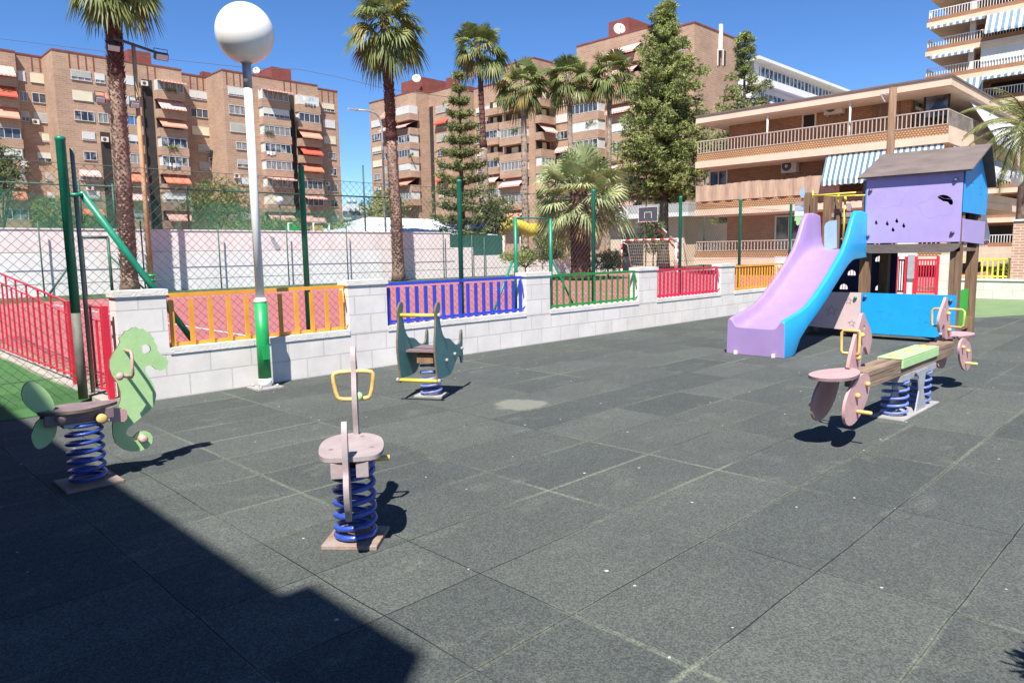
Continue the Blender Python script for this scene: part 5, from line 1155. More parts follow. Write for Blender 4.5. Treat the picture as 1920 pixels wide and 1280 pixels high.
def gate(lbl, pa, pb, n):
    t = thing('metal_gate', lbl, 'gate', (XG, gY(pb), 0)); y0, y1 = gY(pb), gY(pa)
    for z in (1.05, 0.12): mb = MB(); mb.box((XG, y0, z), (XG+0.04, y1, z+0.05), 'red'); mb.build('rail', t)
    for y in (y0, y1): mb = MB(); mb.box((XG-0.02, y-0.04, 0), (XG+0.06, y+0.04, 1.18), 'red'); mb.build('post', t)
    for i in range(n): mb = MB(); y = lerp(y0, y1, (i+1)/(n+1)); mb.box((XG, y-0.014, 0.17), (XG+0.03, y+0.014, 1.05), 'red'); mb.build('bar', t)
gate('narrow red barred gate leaf behind the tower, left of the white pier', 1680, 1697, 3)
gate('wide red barred gate leaf seen under the lilac house', 1714, 1756, 7)
t = thing('brick_pillar', 'square pillar of pale red bricks at the right edge', 'pillar', (XG, gY(1905), 0.56))
pz = onX(1900, 415, XG).z
mb = MB(); mb.box((XG-0.02, gY(1935), 0.56), (XG+0.27, gY(1897, 470), pz), 'brick_pale'); mb.build('shaft', t)
mb = MB(); mb.box((XG-0.06, gY(1937), pz+0.002), (XG+0.31, gY(1895, 470), pz+0.05), 'cap'); mb.build('cap', t)
t = thing('yellow_fence', 'yellow barred fence on top of the cream block wall beside the brick pillar', 'fence', (XG+0.1, gY(1800), 0.56))
y0, y1 = gY(1898), gY(1798)
for z in (1.08, 0.6): mb = MB(); mb.box((XG+0.1, y0, z), (XG+0.14, y1, z+0.04), 'yellow_pole'); mb.build('rail', t)
for i in range(11):
    mb = MB(); y = lerp(y0, y1, i/10); mb.box((XG+0.105, y-0.02, 0.56), (XG+0.135, y+0.02, 1.12), 'yellow_pole'); mb.build('bar', t)
q = onX(1915, 335, 26.0)
t = thing('globe_lamp', 'small globe lamp cut by the right edge above the brick pillar', 'street lamp', (26, q.y, 0))
mb = MB(); mb.ball(q, 0.26, 'globe', 12); mb.build('globe', t); mb = MB(); mb.tube([(26, q.y, 0), (26, q.y, q.z-0.25)], 0.05, 'lampwhite', 8); mb.build('pole', t)

# ================================================================== floodlight mast, street light, cable
t = thing('floodlight_mast', 'rusty pole with crossbar and floodlights in front of the left building', 'floodlight', (10.2, 31.6, 0))
pm = onY(285, 530, 31.6); zt_ = onY(256, 86, 31.6).z; px_ = pm.x-0.02
mb = MB(); mb.tube([(px_, 31.6, 0), (px_, 31.6, zt_)], 0.11, 'rustpole', 10, r2=0.075); pl_ = mb.build('pole', t)
for z in (0.3, 0.5, 0.7): mb = MB(); mb.lathe((px_, 31.6, z), [(0.16, 0), (0.17, 0.05), (0.16, 0.1)], 'lampgreen', 12); mb.build('wrap', pl_)
a = onY(208, 76, 31.6); c = onY(305, 97, 31.6)
mb = MB(); mb.tube([(a.x, 31.2, a.z), (c.x, 32.0, c.z)], 0.06, 'board', 8); mb.build('crossbar', t)
for (px, py, w2, h2) in ((212, 89, 0.24, 0.11), (302, 106, 0.26, 0.12), (187, 186, 0.17, 0.1), (252, 196, 0.17, 0.1)):
    p = onY(px, py, 31.5); mb = MB()
    mb.obox(p, V((w2, 0, 0)), V((0, 0.08, 0.05)), V((0, -0.06, h2)), 'board'); fl_ = mb.build('floodlight', t)
    mb = MB(); mb.obox(p+V((0, -0.1, -0.06)), V((w2*0.85, 0, 0)), V((0, 0.01, 0.006)), V((0, -0.045, h2*0.8)), 'shutter'); mb.build('lens', fl_)
    mb = MB(); mb.tube([p+V((-w2, 0, 0)), p+V((-w2, 0, 0.28)), p+V((w2, 0, 0.28)), p+V((w2, 0, 0))], 0.02, 'board', 5); mb.build('bracket', fl_)
p = onY(222, 205, 31.6); q = onY(247, 193, 31.6); mb = MB(); mb.tube([p, q], 0.02, 'steel', 5); mb.build('strut', t)
t = thing('street_light', 'grey curved arm street light beside the second tall palm', 'street light', (24.5, 36, 0))
pts = [onY(x, y, 36) for x, y in ((722, 420), (716, 240), (712, 222), (705, 213), (690, 208), (665, 206))]; pts[0] = V((pts[1].x, 36, 1.9))
mb = MB(); mb.tube(pts, 0.06, 'steel', 6); mb.build('pole', t)
mb = MB(); p = onY(662, 205, 36); mb.obox(p, V((0.32, 0, 0.02)), V((0, 0.1, 0)), V((0, 0, 0.05)), 'steel'); mb.build('lamp_head', t)
mb = MB(); pts = [atD(x, y, 60) for x, y in ((-120, 62), (0, 73), (190, 96), (320, 112), (470, 128), (560, 130), (640, 146), (720, 166), (860, 185))]
mb.tube(pts, 0.02, 'board', 4); tag(mb.build('overhead_cable'), 'thin dark cable crossing the sky above the left apartment block', 'cable')
t = thing('globe_street_lamp', 'small glass globe lamp on a thin dark post above the court wall', 'street lamp', (17, 40, 1.9))
p = onY(524, 376, 40); mb = MB(); mb.ball(p, 0.24, 'aw_white', 10); mb.build('globe', t); mb = MB(); mb.tube([(p.x, 40, 1.9), (p.x, 40, p.z-0.22)], 0.04, 'board', 6); mb.build('pole', t)

# ================================================================== goal and basketball frame at the end of the court
t = thing('handball_goal', 'red and white striped goal at the far end of the court', 'goal', (38.4, 28.4, 0))
g0 = V((38.4, 28.4, 0)); gb = onX(1276, 505, 38.4); g1 = V((38.6, 28.4-4.1, 0)); hG = 2.1
def striped(a, b_, n, r=0.06):
    mb = MB()
    for i in range(n): mb.tube([a.lerp(b_, i/n), a.lerp(b_, (i+1)/n)], r, 'red' if i % 2 else 'white', 8)
    return mb
striped(g0, g0+V((0,0,hG)), 7).build('post', t); striped(g1, g1+V((0,0,hG)), 7).build('post', t); striped(g0+V((0,0,hG)), g1+V((0,0,hG)), 13).build('crossbar', t)
for g_ in (g0, g1): mb = MB(); mb.tube([g_+V((0,0,hG-0.1)), g_+V((0.6,0,hG-0.25)), g_+V((1.2,0,0))], 0.035, 'white', 6); mb.build('stay', t)
mb = MB()
for i in range(26):
    y = lerp(g0.y, g1.y, i/25); mb.tube([(38.5, y, hG), (39.1, y, hG-0.25), (39.6, y, 0.05)], 0.006, 'white', 3, cap=False)
for k in range(10):
    u = k/9; mb.tube([(lerp(39.1, 39.6, u), g0.y, lerp(hG-0.25, 0.05, u)), (lerp(39.1, 39.6, u), g1.y, lerp(hG-0.25, 0.05, u))], 0.006, 'white', 3, cap=False)
mb.build('net', t, recalc=False)
t = thing('basketball_hoop', 'dark grey basketball backboard on red and white stand above the goal', 'basketball hoop', (41, 27, 0))
bc = onX(1215, 402, 39.4)
mb = MB(); mb.box((39.4, bc.y-0.75, bc.z-0.48), (39.45, bc.y+0.75, bc.z+0.48), 'board'); bb_ = mb.build('backboard', t)
mb = MB()
for (u0, u1, z0, z1) in ((-.75,.75,.45,.48),(-.75,.75,-.48,-.45),(-.75,-.72,-.45,.45),(.72,.75,-.45,.45),(-.28,.28,.12,.15),(-.28,-.25,-.25,.12),(.25,.28,-.25,.12)): mb.box((39.385, bc.y+u0, bc.z+z0), (39.399, bc.y+u1, bc.z+z1), 'white')
mb.build('marking', bb_)
mb = MB(); mb.tube([(39.1+0.22*math.cos(a), bc.y+0.22*math.sin(a), bc.z-0.42) for a in [i*math.pi/8 for i in range(16)]], 0.02, 'red', 6, closed=True); mb.tube([(39.3, bc.y, bc.z-0.42), (39.4, bc.y, bc.z-0.42)], 0.03, 'red', 6); mb.build('hoop', t)
sp = V((41.2, bc.y-1.0, 0))
mb = MB(); mb.tube([sp, sp+V((0,0,1.9))], 0.12, 'white', 8); mb.tube([sp+V((0,0,1.9)), (39.6, bc.y, bc.z-0.1)], 0.07, 'white', 8); mb.tube([sp+V((0,0,1.5)), (39.6, bc.y, bc.z-0.4)], 0.06, 'red', 8); mb.build('stand', t)

# ================================================================== marquee roofs, yellow tube, screens behind the wall
t = thing('marquee', 'white canvas marquee roofs above the end of the court wall', 'marquee', (22, 40, 0))
YT = 38.0
def ty(x, y, Y=YT): return onY(x, y, Y)
A = [ty(665, 438), ty(695, 407), ty(745, 410), ty(745, 440)]
B_ = [ty(745, 410), ty(905, 415), ty(945, 441), ty(745, 440)]
mb = MB()
r0, r1, r2 = ty(690, 407, 41), ty(842, 412, 41), ty(895, 414, 41)
e0, e1, e2 = ty(660, 440, 36), ty(842, 440, 36), ty(944, 442, 36)
mb.add([r0, r1, e1, e0], [(0,1,2,3)], 'tent'); mb.add([r1+V((0,0,0.02)), r2, e2, e1+V((0,0,0.02))], [(0,1,2,3)], 'tent')
mb.add([r0, e0, e0+V((0, 8, 0))], [(0,1,2)], 'tent'); mb.add([r2, e2, e2+V((0, 8, 0))], [(0,1,2)], 'tent')
mb.add([r0, r2, e2+V((0, 8, 0)), e0+V((0, 8, 0))], [(0,3,2,1)], 'tent'); mb.build('canopy', t)
for e in (e0, e1, e2): mb = MB(); mb.tube([(e.x, e.y, 0), e], 0.06, 'white', 6); mb.build('leg', t)
t = thing('green_screen', 'dark green windbreak panels stepping down at the end of the court wall', 'screen', (28.8, 33.5, 1.8))
for (x0, y0, x1, y1) in ((843, 441, 888, 463), (888, 441, 941, 478)):
    a = onY(x0, y1, 33.5); c = onY(x1, y0, 33.5); mb = MB(); mb.box((a.x, 33.5, a.z-0.1), (c.x-0.02, 33.54, c.z), 'screen_green'); mb.build('panel', t)
t = thing('tunnel_slide', 'bright yellow curved tube behind the green gate frame', 'play tube', (40, 44, 0))
mb = MB(); pts = [atD(x, y, 52+i*0.4) for i, (x, y) in enumerate(((935, 447), (940, 428), (957, 419), (975, 424), (990, 432), (1005, 430), (1018, 440)))]
mb.tube(pts, [0.3, 0.4, 0.42, 0.45, 0.5, 0.5, 0.35], 'yellow_inflatable', 14); mb.build('tube', t)
for p in (pts[1], pts[3], pts[5]): mb = MB(); mb.tube([(p.x, p.y, 0), p], 0.06, 'steel', 6); mb.build('support', t)
t = thing('garden_pavilion', 'small white roofed pavilion with dark fascia behind the stout palm', 'pavilion', (50, 40, 0))
a = onX(1150, 395, 56); c = onX(1290, 412, 56)
mb = MB(); mb.box((56, onX(1290, 430, 56).y, onX(1150, 412, 56).z), (66, onX(1118, 430, 56).y, onX(1150, 388, 56).z), 'farhouse'); mb.build('roof', t)
mb = MB(); mb.box((57, onX(1290, 430, 56).y+1, 0), (65, onX(1118, 430, 56).y-0.5, onX(1150, 412, 56).z), 'cream'); mb.build('wall', t)
mb = MB(); mb.box((56.5, onX(1160, 450, 56).y, 0), (56.98, onX(1195, 450, 56).y, 3), 'dark'); mb.build('doorway', t)
# soccer goals up on the terrace
for (lbl, x0, x1) in (('small white framed mini goal with green backing on the terrace', 541, 572), ('small white framed mini goal with orange backing on the terrace', 588, 617)):
    a = onY(x0, 433, 36); c = onY(x1, 419, 36); t = thing('mini_goal', lbl, 'goal', (a.x, 36, 1.9))
    mb = MB(); mb.tube([(a.x, 36, 1.9), (a.x, 36, c.z), (c.x, 36, c.z), (c.x, 36, 1.9)], 0.05, 'white', 6); mb.build('frame', t)
    mb = MB(); mb.box((a.x+0.1, 36.5, 1.9), (c.x-0.1, 36.55, c.z-0.1), 'hdpe_green' if x0 < 580 else 'peg_yellow'); mb.build('backing', t)

# ================================================================== VEGETATION
def fan(mb, base, d, pet, Rr, droop, key, n=18, spread=1.75, wid=0.055, roll=0.75, pw=0.02):
    """one fan frond: petiole, then n folded leaflets whose tips hang"""
    d = V(d).normalized(); side = d.cross(V((0,0,1)))
    if side.length < 1e-3: side = V((1,0,0))
    side.normalize(); side.rotate(Matrix.Rotation(random.uniform(-roll, roll), 3, d)); up = side.cross(d).normalized()
    if up.z < 0: up = -up
    hub = V(base)+d*pet+V((0,0,-pet*0.12))
    mb.add([V(base)-side*pw*1.5, V(base)+side*pw*1.5, hub+side*pw, hub-side*pw], [(0,1,2,3)], 'frond_light' if pw > 0.03 else key)
    for i in range(n):
        a = -spread+2*spread*i/(n-1)+random.uniform(-.05, .05); ln = Rr*(0.72+0.28*math.cos(a*0.75))*random.uniform(0.9, 1.08)
        dd = d*math.cos(a)+side*math.sin(a)+up*0.12*abs(math.sin(a))
        pp = dd.cross(up).normalized()*(Rr*wid); m1 = hub+dd*ln*0.55-V((0,0,droop*ln*0.10)); tip = hub+dd*ln*0.93-V((0,0,droop*ln*0.48+0.02))
        f = up*Rr*0.02*(1 if i % 2 else -1)
        mb.add([hub-pp*0.25, hub+pp*0.25, m1+pp+f, m1-pp+f, tip], [(0,1,2,3),(3,2,4)], key)
def palm_crown(Rr, seed, n=46, dead=0.12, light=False, dr=1.0, pw=0.02, keys=('frond','frond_yellow','frond_dead'), nl=18, low=-0.9):
    rs = random.getstate(); random.seed(seed); mb = MB()
    for i in range(n):
        u = (i+0.5)/n; el = lerp(1.35, low, u**0.9)+random.uniform(-.28, .28); az = i*2.39996+random.uniform(-.2, .2)
        d = V((math.cos(az)*math.cos(el), math.sin(az)*math.cos(el), math.sin(el)))
        k = keys[0]
        if u > 1-dead: k = keys[2] if random.random() < 0.3 else keys[0]
        elif random.random() < 0.12: k = keys[1]
        fan(mb, V((math.cos(az)*0.08*Rr, math.sin(az)*0.08*Rr, -0.25*u*Rr)), d, Rr*random.uniform(*((0.3, 0.6) if pw < 0.03 else (0.4, 0.68))), Rr*random.uniform(0.46, 0.66), dr*lerp(0.45, 1.6, u)*random.uniform(0.7, 1.3), k, nl, random.uniform(1.3, 2.0), 0.055 if pw < 0.03 else 0.042, 0.75, pw)
    random.setstate(rs); return mb
def place(mb, p):
    p = V(p); mb.v = [(x+p.x, y+p.y, z+p.z) for x, y, z in mb.v]; return mb
def trunk(mb, b0, b1, r0, r1, key, n=12, seg=14, wob=0.03):
    pts = []; rr = []
    for i in range(seg+1):
        u = i/seg; p = V(b0).lerp(V(b1), u); p += V((math.sin(u*5)*wob, math.cos(u*4)*wob, 0)) if 0 < i < seg else V((0,0,0)); pts.append(p); rr.append(lerp(r0, r1, u)*(1+0.35*max(0, 1-u*9))*random.uniform(0.96, 1.04))
    mb.tube(pts, rr, key, n); return pts, rr
def boots(mb, b0, b1, r0, r1, rows, per, key, size=0.12):
    for j in range(rows):
        u = j/rows; p = V(b0).lerp(V(b1), u); r = lerp(r0, r1, u)
        for i in range(per):
            a = (i+(j % 2)*0.5)*2*math.pi/per+random.uniform(-.12, .12); o_ = V((math.cos(a), math.sin(a), 0)); s_ = V((-math.sin(a), math.cos(a), 0)); sz_ = size*random.uniform(0.7, 1.2)
            q = p+o_*(r*0.9)+V((0,0,random.uniform(-.04, .04)))
            mb.add([q-s_*sz_*0.55, q+s_*sz_*0.55, q+o_*sz_*0.55+V((0,0,sz_*0.95)), q+o_*sz_*0.1+V((0,0,sz_*0.3))-s_*sz_*0.2], [(0,1,2),(0,2,3)], key)
def fan_palm(label, base, top, r0, r1, Rr, seed, n=46, rows=0, per=9, size=0.13, dark_from=None, grp='tall fan palms', keys=('frond','frond_yellow','frond_dead'), nl=18, tkey='trunk', low=-0.9, bkey='boot', dr=1.0, pw=0.02):
    t = thing('fan_palm', label, 'palm tree', base, grp)
    mb = MB()
    if dark_from:
        mid = V(base).lerp(V(top), dark_from); rm = lerp(r0, r1, dark_from)
        trunk(mb, base, mid, r0, rm, tkey); trunk(mb, mid, top, rm*0.98, r1, 'trunk_dark')
        if rows: boots(mb, base, mid, r0, rm, int(rows*dark_from), per, bkey, size); boots(mb, mid, top, rm, r1, int(rows*(1-dark_from)), per, 'trunk_dark', size*1.15)
    else:
        trunk(mb, base, top, r0, r1, tkey)
        if rows: boots(mb, base, top, r0, r1, rows, per, bkey, size)
    mb.build('trunk', t, recalc=False)
    place(palm_crown(Rr, seed, n, keys=keys, nl=nl, low=low, dr=dr, pw=pw), V(top)).build('crown', t, recalc=False)
    return t
def vbase(x, y, Y): p = onY(x, y, Y); return p
# two tall palms standing in front of the court wall
b0 = onY(243, 535, 31.8); tp2 = onY(195, -62, 31.8)
fan_palm('tallest palm with shaggy dark upper trunk, crown cut by the top edge', (b0.x, 31.8, 0), (tp2.x+0.2, 31.8, tp2.z), 0.31, 0.24, 1.85, 11, 66, 120, 10, 0.2, 0.68)
b0 = onY(748, 520, 31.8); tp2 = onY(722, 34, 31.8)
fan_palm('tall palm with reddish trunk standing against the court wall between two buildings', (b0.x, 31.8, 0), (tp2.x, 31.8, tp2.z), 0.31, 0.22, 2.05, 12, 54, 110, 10, 0.18, 0.55)
def dpalm(label, bx, by, tx, ty_, D, r0, r1, Rr, seed, n, **kw):
    a = atD(bx, by, D); c = atD(tx, ty_, D); fan_palm(label, (a.x, a.y, 0), (c.x, c.y, c.z), r0, r1, Rr, seed, n, **kw)
dpalm('slender palm with thin curving trunk rising above the araucaria', 917, 440, 897, 85, 55, 0.34, 0.17, 2.25, 13, 48, rows=50, per=8, size=0.14, tkey='trunk_grey', dark_from=0.55)
dpalm('palm with yellow dead fronds, leftmost of the shorter three', 985, 440, 981, 152, 55, 0.3, 0.2, 2.1, 14, 46, rows=40, per=8, size=0.14, tkey='trunk_grey')
dpalm('middle palm of the shorter three, crown touching its right neighbour', 1072, 440, 1067, 138, 57, 0.24, 0.18, 2.1, 15, 46, tkey='trunk_grey')
dpalm('rightmost palm of the shorter three with twin looking trunk near the big conifer', 1139, 440, 1143, 132, 57, 0.24, 0.18, 2.1, 16, 46, tkey='trunk_grey')
# stout bushy palm in the planter
c = atD(1084, 352, 37)
t0 = atD(1090, 500, 37)
fan_palm('stout bushy palm with silvery green fronds and thick shaggy trunk', (t0.x, t0.y, 0), (c.x, c.y, c.z-0.1), 0.52, 0.44, 2.55, 17, 64, 44, 16, 0.22, None, None, ('frond_light', 'frond_light', 'frond_dead'), 20, 'trunk_dark', -0.6, 'trunk_dark', 0.8, 0.04)
# date palm at the right edge
def date_palm(label, base, top, Rl, seed):
    t = thing('date_palm', label, 'palm tree', base); mb = MB(); trunk(mb, base, top, 0.28, 0.26, 'trunk'); mb.build('trunk', t, recalc=False)
    random.seed(seed); mb = MB()
    for i in range(44):
        u = i/44; el = lerp(1.3, -0.35, u); az = i*2.39996; d = V((math.cos(az)*math.cos(el), math.sin(az)*math.cos(el), math.sin(el))); p = V(top); ln = Rl*random.uniform(0.85, 1.1); S = 16; side = d.cross(V((0,0,1))).normalized(); pts = []
        for k in range(S+1):
            pts.append(p.copy()); d = (d+V((0,0,-0.105-0.03*u))).normalized(); p = p+d*ln/S
        mb.tube(pts, 0.02, 'frond_yellow', 3, cap=False)
        for k in range(2, S):
            for s_ in (1, -1):
                for h in (0, 0.5):
                    q = pts[k].lerp(pts[min(k+1, S)], h); dd = (pts[min(k+1, S)]-pts[k-1]).normalized(); l_ = ln*0.19*math.sin(math.pi*(0.12+0.8*k/S))
                    tipp = q+(side*s_*0.75+dd*0.75-V((0,0,0.35+0.2*random.random()))).normalized()*l_; w_ = dd*0.022
                    mb.add([q-w_, q+w_, tipp], [(0,1,2)], 'frond_light' if random.random() < 0.25 else 'frond')
    mb.build('crown', t, recalc=False)
c = atD(1935, 245, 21); date_palm('date palm with arching feathery fronds entering at the right edge', (c.x, c.y, 0), c, 2.1, 5)

def conifer(name, label, base, prof, H, nlimb, leaf, keys, seed, dens=26, tr=0.3, lean=0, trunk_top=0.95, tuft=7, droop=0.1):
    """prof: list of (height fraction, radius) ; limbs carry tufts out to an uneven outline"""
    rs = random.getstate(); random.seed(seed)
    t = thing(name, label, 'tree', base); base = V(base); mb = MB()
    trunk(mb, base, base+V((lean, 0, H*trunk_top)), tr, 0.05, 'bark', 8, 10, 0.05)
    cr = MB()
    def rad(h):
        for i in range(len(prof)-1):
            if prof[i][0] <= h <= prof[i+1][0]: return lerp(prof[i][1], prof[i+1][1], (h-prof[i][0])/(prof[i+1][0]-prof[i][0]))
        return 0
    h0, h1 = prof[0][0], prof[-1][0]
    for i in range(nlimb):
        h = lerp(h0, h1, (i+random.random())/nlimb); r = rad(h)*random.uniform(0.72, 1.12); az = i*2.39996+random.uniform(-.4, .4)
        s_ = base+V((lean*h, 0, H*h-r*0.15)); e = s_+V((math.cos(az)*r, math.sin(az)*r, r*random.uniform(-0.05, 0.3)))
        mb.tube([s_, e], 0.02+0.02*r, 'bark', 4, cap=False)
        m_ = max(2, int(r/0.55))
        for k in range(m_):
            u = (k+1)/m_; c_ = s_.lerp(e, u)+V((random.gauss(0,.15), random.gauss(0,.15), -droop*u))
            clumps(cr, c_, 0.34+0.14*r*u, int(dens*(0.5+0.5*u)), leaf, keys[0], keys, 0.6, tuft)
    mb.build('trunk', t, recalc=False); cr.build('crown', t, recalc=False); random.setstate(rs); return t
g = atD(1244, 460, 50); H = atD(1240, 14, 50).z
conifer('big_conifer', 'large broad bright green conifer in front of the right brick block', (g.x, g.y, 0), [(0.28, 2.2), (0.34, 3.0), (0.42, 3.4), (0.52, 2.9), (0.62, 2.4), (0.72, 2.3), (0.80, 1.6), (0.87, 1.0), (0.94, 0.6), (0.985, 0.2)], H, 165, 0.19, ['cypress','cypress','cypress','needle_dark'], 21, 26, 0.4, tuft=9)
g = atD(1388, 460, 60); H = atD(1398, 70, 60).z
conifer('slim_conifer', 'smaller dark conifer with a thin top beside the low terraced building', (g.x, g.y, 0), [(0.2, 2.6), (0.5, 3.0), (0.64, 2.5), (0.78, 1.6), (0.84, 0.5), (0.88, 0.35), (0.93, 0.7), (0.99, 0.25)], H, 90, 0.22, ['cypress','needle_dark'], 22, 18, 0.3, tuft=8)
# araucaria with tiered branches
def araucaria(label, base, H, prof, seed):
    rs = random.getstate(); random.seed(seed); t = thing('araucaria', label, 'tree', base); base = V(base); mb = MB(); trunk(mb, base, base+V((0,0,H)), 0.25, 0.03, 'bark', 8, 10, 0.0); cr = MB()
    tiers = 14
    for i in range(tiers):
        h = lerp(prof[0][0], 0.985, (i/(tiers-1))**0.93)
        r = 0
        for a, c in zip(prof, prof[1:]):
            if a[0] <= h <= c[0]: r = lerp(a[1], c[1], (h-a[0])/(c[0]-a[0]))
        nb = 7 if r > 0.6 else 5
        for k in range(nb):
            az = k*2*math.pi/nb+i*0.5+random.uniform(-.2, .2); rr = r*random.uniform(0.8, 1.1)
            s_ = base+V((0,0,H*h)); pts = []
            for q in range(7):
                u = q/6; pts.append(s_+V((math.cos(az)*rr*u, math.sin(az)*rr*u, -0.10*rr*math.sin(u*2.2)+0.22*rr*u*u)))
            mb.tube(pts, 0.03, 'bark', 4, cap=False)
            for q in range(1, 7):
                for z_ in range(int(3+rr*2)):
                    c_ = pts[q]+V((random.gauss(0, .13), random.gauss(0, .13), random.uniform(-.05, .2)))
                    clumps(cr, c_, 0.1, 1, 0.24, 'needle', ['needle','needle','needle_dark'], 1, 7)
    mb.build('trunk', t, recalc=False); cr.build('crown', t, recalc=False); random.setstate(rs)
g = atD(884, 450, 48); H = atD(866, 148, 48).z
araucaria('tiered araucaria with upswept branches in front of the right brick block', (atD(868, 450, 48).x, atD(868, 450, 48).y, 0), H, [(0.12, 2.2), (0.3, 2.25), (0.5, 1.75), (0.7, 1.15), (0.85, 0.65), (0.99, 0.08)], 31)
def bush(name, label, cen, rx, rz, n, leaf, keys, seed, z0=0.0, cat='bush', tr=0.06, tuft=6, grp=None):
    rs = random.getstate(); random.seed(seed); cen = V(cen); t = thing(name, label, cat, (cen.x, cen.y, z0), grp); mb = MB(); cr = MB()
    for i in range(9):
        a = i*2.4; e = cen+V((math.cos(a)*rx*0.6, math.sin(a)*rx*0.6, rz*random.uniform(-0.4, 0.7))); mb.tube([(cen.x, cen.y, z0), V((cen.x, cen.y, lerp(z0, cen.z, 0.5))), e], [tr, tr*0.7, tr*0.25], 'bark', 5, cap=False)
    for i in range(n):
        v_ = V((random.gauss(0,1), random.gauss(0,1), random.gauss(0,1))).normalized()*random.random()**0.38*random.uniform(0.8, 1.12)
        clumps(cr, cen+V((v_.x*rx, v_.y*rx, v_.z*rz)), rx*0.13, 2, leaf, keys[0], keys, 1, tuft)
    mb.build('stem', t, recalc=False); cr.build('foliage', t, recalc=False); random.setstate(rs)
def bushp(name, label, px, py, D, rx, rz, n, leaf, keys, seed, **kw): c_ = atD(px, py, D); bush(name, label, c_, rx, rz, n, leaf, keys, seed, **kw)
bushp('broadleaf_tree', 'dark broadleaf tree entering at the left edge behind the red fence', -6, 320, 30, 1.1, 1.35, 330, 0.16, ['leaf','needle_dark'], 41, cat='tree')
bushp('acacia_tree', 'yellow green feathery tree behind the court wall beside the lamp post', 412, 385, 52, 2.4, 2.0, 420, 0.22, ['leaf_yellow','leaf_yellow','leaf'], 42, cat='tree', z0=1.9)
bushp('shrub', 'round green shrub behind the green gauze left of the first palm', 95, 405, 45, 1.2, 1.3, 220, 0.18, ['leaf','cypress'], 43, z0=1.9)
bushp('shrub', 'low green shrub behind the court wall just left of the first palm trunk', 150, 418, 42, 0.9, 0.7, 130, 0.16, ['leaf','cypress'], 44, z0=1.9)
bushp('broadleaf_tree', 'leafy green tree in the gap right of the left apartment block', 722, 395, 60, 2.0, 1.9, 300, 0.24, ['leaf','cypress'], 45, cat='tree', z0=0)
t_hedge = None
for i, (px, py, D, lbl) in enumerate(((505, 425, 46, 'clipped green hedge behind the lamp post above the court wall'), (640, 430, 46, 'low green hedge by the right end of the left apartment block'))):
    c_ = atD(px, py, D); bush('hedge', lbl, c_, 2.4 if i == 0 else 1.1, 0.55, 260 if i == 0 else 120, 0.18, ['leaf','cypress'], 50+i, z0=1.9, cat='hedge')
bushp('shrub', 'dark shrub beneath the araucaria beside the yellow tube', 925, 400, 50, 1.8, 1.4, 260, 0.22, ['needle_dark','leaf'], 53)
bushp('shrub', 'spiky green plants behind the green gate frame', 1040, 455, 46, 1.3, 1.3, 220, 0.25, ['leaf','cypress'], 54)
bushp('shrub', 'bright green shrub right of the stout palm trunk', 1140, 490, 40, 0.9, 0.65, 200, 0.16, ['leaf','leaf_yellow'], 55)
bushp('shrub', 'green plant under the stout palm left of its trunk', 985, 483, 41, 1.6, 0.4, 200, 0.16, ['leaf','cypress'], 56)
bushp('shrub', 'shrub behind the basketball stand', 1225, 440, 47, 1.1, 1.4, 200, 0.2, ['needle_dark','leaf'], 57)
bushp('shrub', 'green bush seen through the yellow fence at the right', 1880, 510, 25.5, 0.45, 0.3, 120, 0.09, ['leaf','leaf_yellow'], 58)
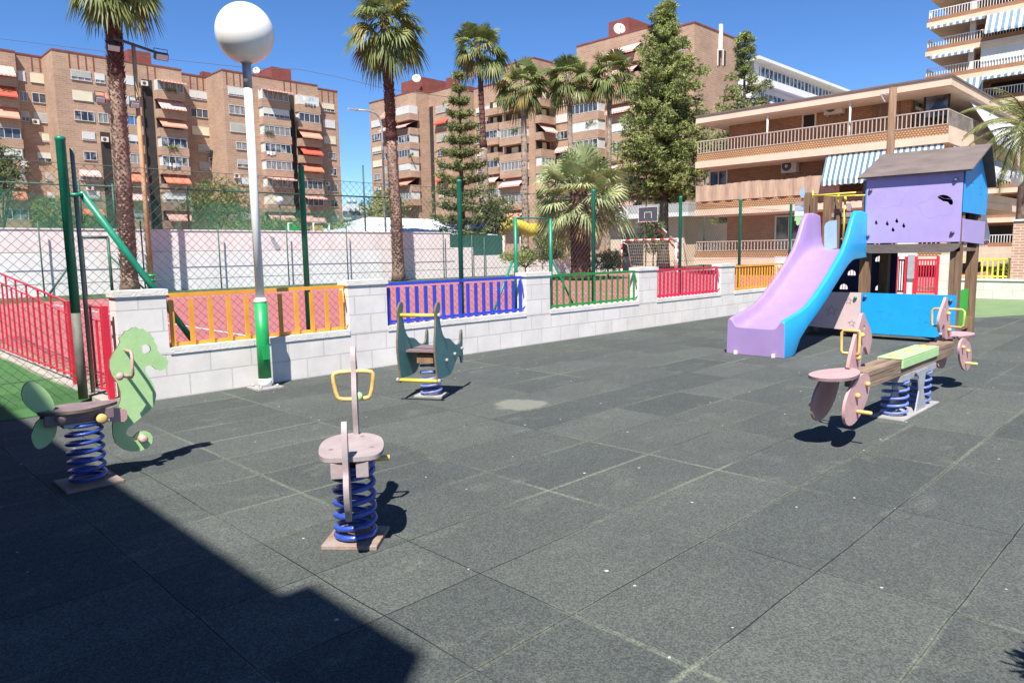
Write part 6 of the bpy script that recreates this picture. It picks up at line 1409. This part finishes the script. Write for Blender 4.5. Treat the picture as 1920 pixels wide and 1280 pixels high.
# taller fence with dark netting at the far side of the court
t = thing('netting_fence', 'tall thin fence with dark netting in front of the big conifer and low building', 'fence', (36, 24, 0))
K['net_dark'] = K['net'].copy(); K['net_dark'].node_tree.nodes['Principled BSDF'].inputs['Base Color'].default_value = (0.02, 0.06, 0.045, 1)
YN = 24.0; n0 = onX(1178, 330, 44.0); n1 = onX(1312, 330, 44.0)
for px, py in ((1212, 325), (1322, 322), (1442, 312)):
    p = onX(px, py, 44.0); mb = MB(); mb.tube([(44, p.y, 0), (44, p.y, p.z)], 0.045, 'wire_far', 6); mb.build('post', t)
mb = MB(); z1 = onX(1240, 333, 44.0).z; z0 = onX(1240, 398, 44.0).z
mb.add([(44.03, n0.y, z0), (44.03, n1.y, z0-0.1), (44.03, n1.y, z1+0.2), (44.03, n0.y, z1)], [(0,1,2,3)], 'net_dark'); mb.build('net_panel', t)
e = onX(1480, 330, 44.0); mb = MB(); mb.tube([(44, n0.y, z1), (44, e.y, z1+0.5)], 0.02, 'wire_far', 5); mb.build('rail', t)
# planter wall below the stout palm
t = thing('planter_wall', 'low pale pink planter wall carrying the stout palm and shrubs', 'wall', (34, 30, 0))
a = onZ(1000, 512); 
mb = MB(); mb.box((31.97, 30.6, 0), (41, 30.9, onY(1000, 487, 30.6).z), 'courtwall'); mb.build('wall', t)

# unseen potted shrub, added past the right edge to shade the floor corner
q = onZ(2085, 1315); k_ = 1/math.tan(EL)
bush('added_shade_shrub', 'leafy shrub in a clay pot added out of view past the right edge for its shade', (q.x-1.0*k_*math.cos(AZ), q.y-1.0*k_*math.sin(AZ), 1.0), 0.22, 0.3, 90, 0.1, ['leaf', 'cypress'], 77, z0=0.3, cat='plant', tr=0.02)
mb = MB(); mb.lathe((q.x-1.0*k_*math.cos(AZ), q.y-1.0*k_*math.sin(AZ), 0), [(0.15, 0), (0.21, 0.3), (0.23, 0.3), (0.23, 0.36), (0.19, 0.36), (0.18, 0.32)], 'aw_orange', 20); mb.build('pot', bpy.data.objects['added_shade_shrub'])
# rounded edges on the cut boards of the toys
for o in bpy.data.objects:
    if o.type == 'MESH' and o.name.split('.')[0] in ('body', 'tail_fin', 'seat', 'tail_board', 'head_board', 'side_board', 'shark_board', 'leg_guard', 'seat_block', 'bracket', 'lower_board', 'house_front', 'gable_board', 'roof_slope', 'front_beam', 'beam', 'centre_cover', 'base_plate'):
        m_ = o.modifiers.new('edge', 'BEVEL'); m_.width = 0.0035; m_.segments = 2; m_.limit_method = 'ANGLE'; m_.angle_limit = R(50)
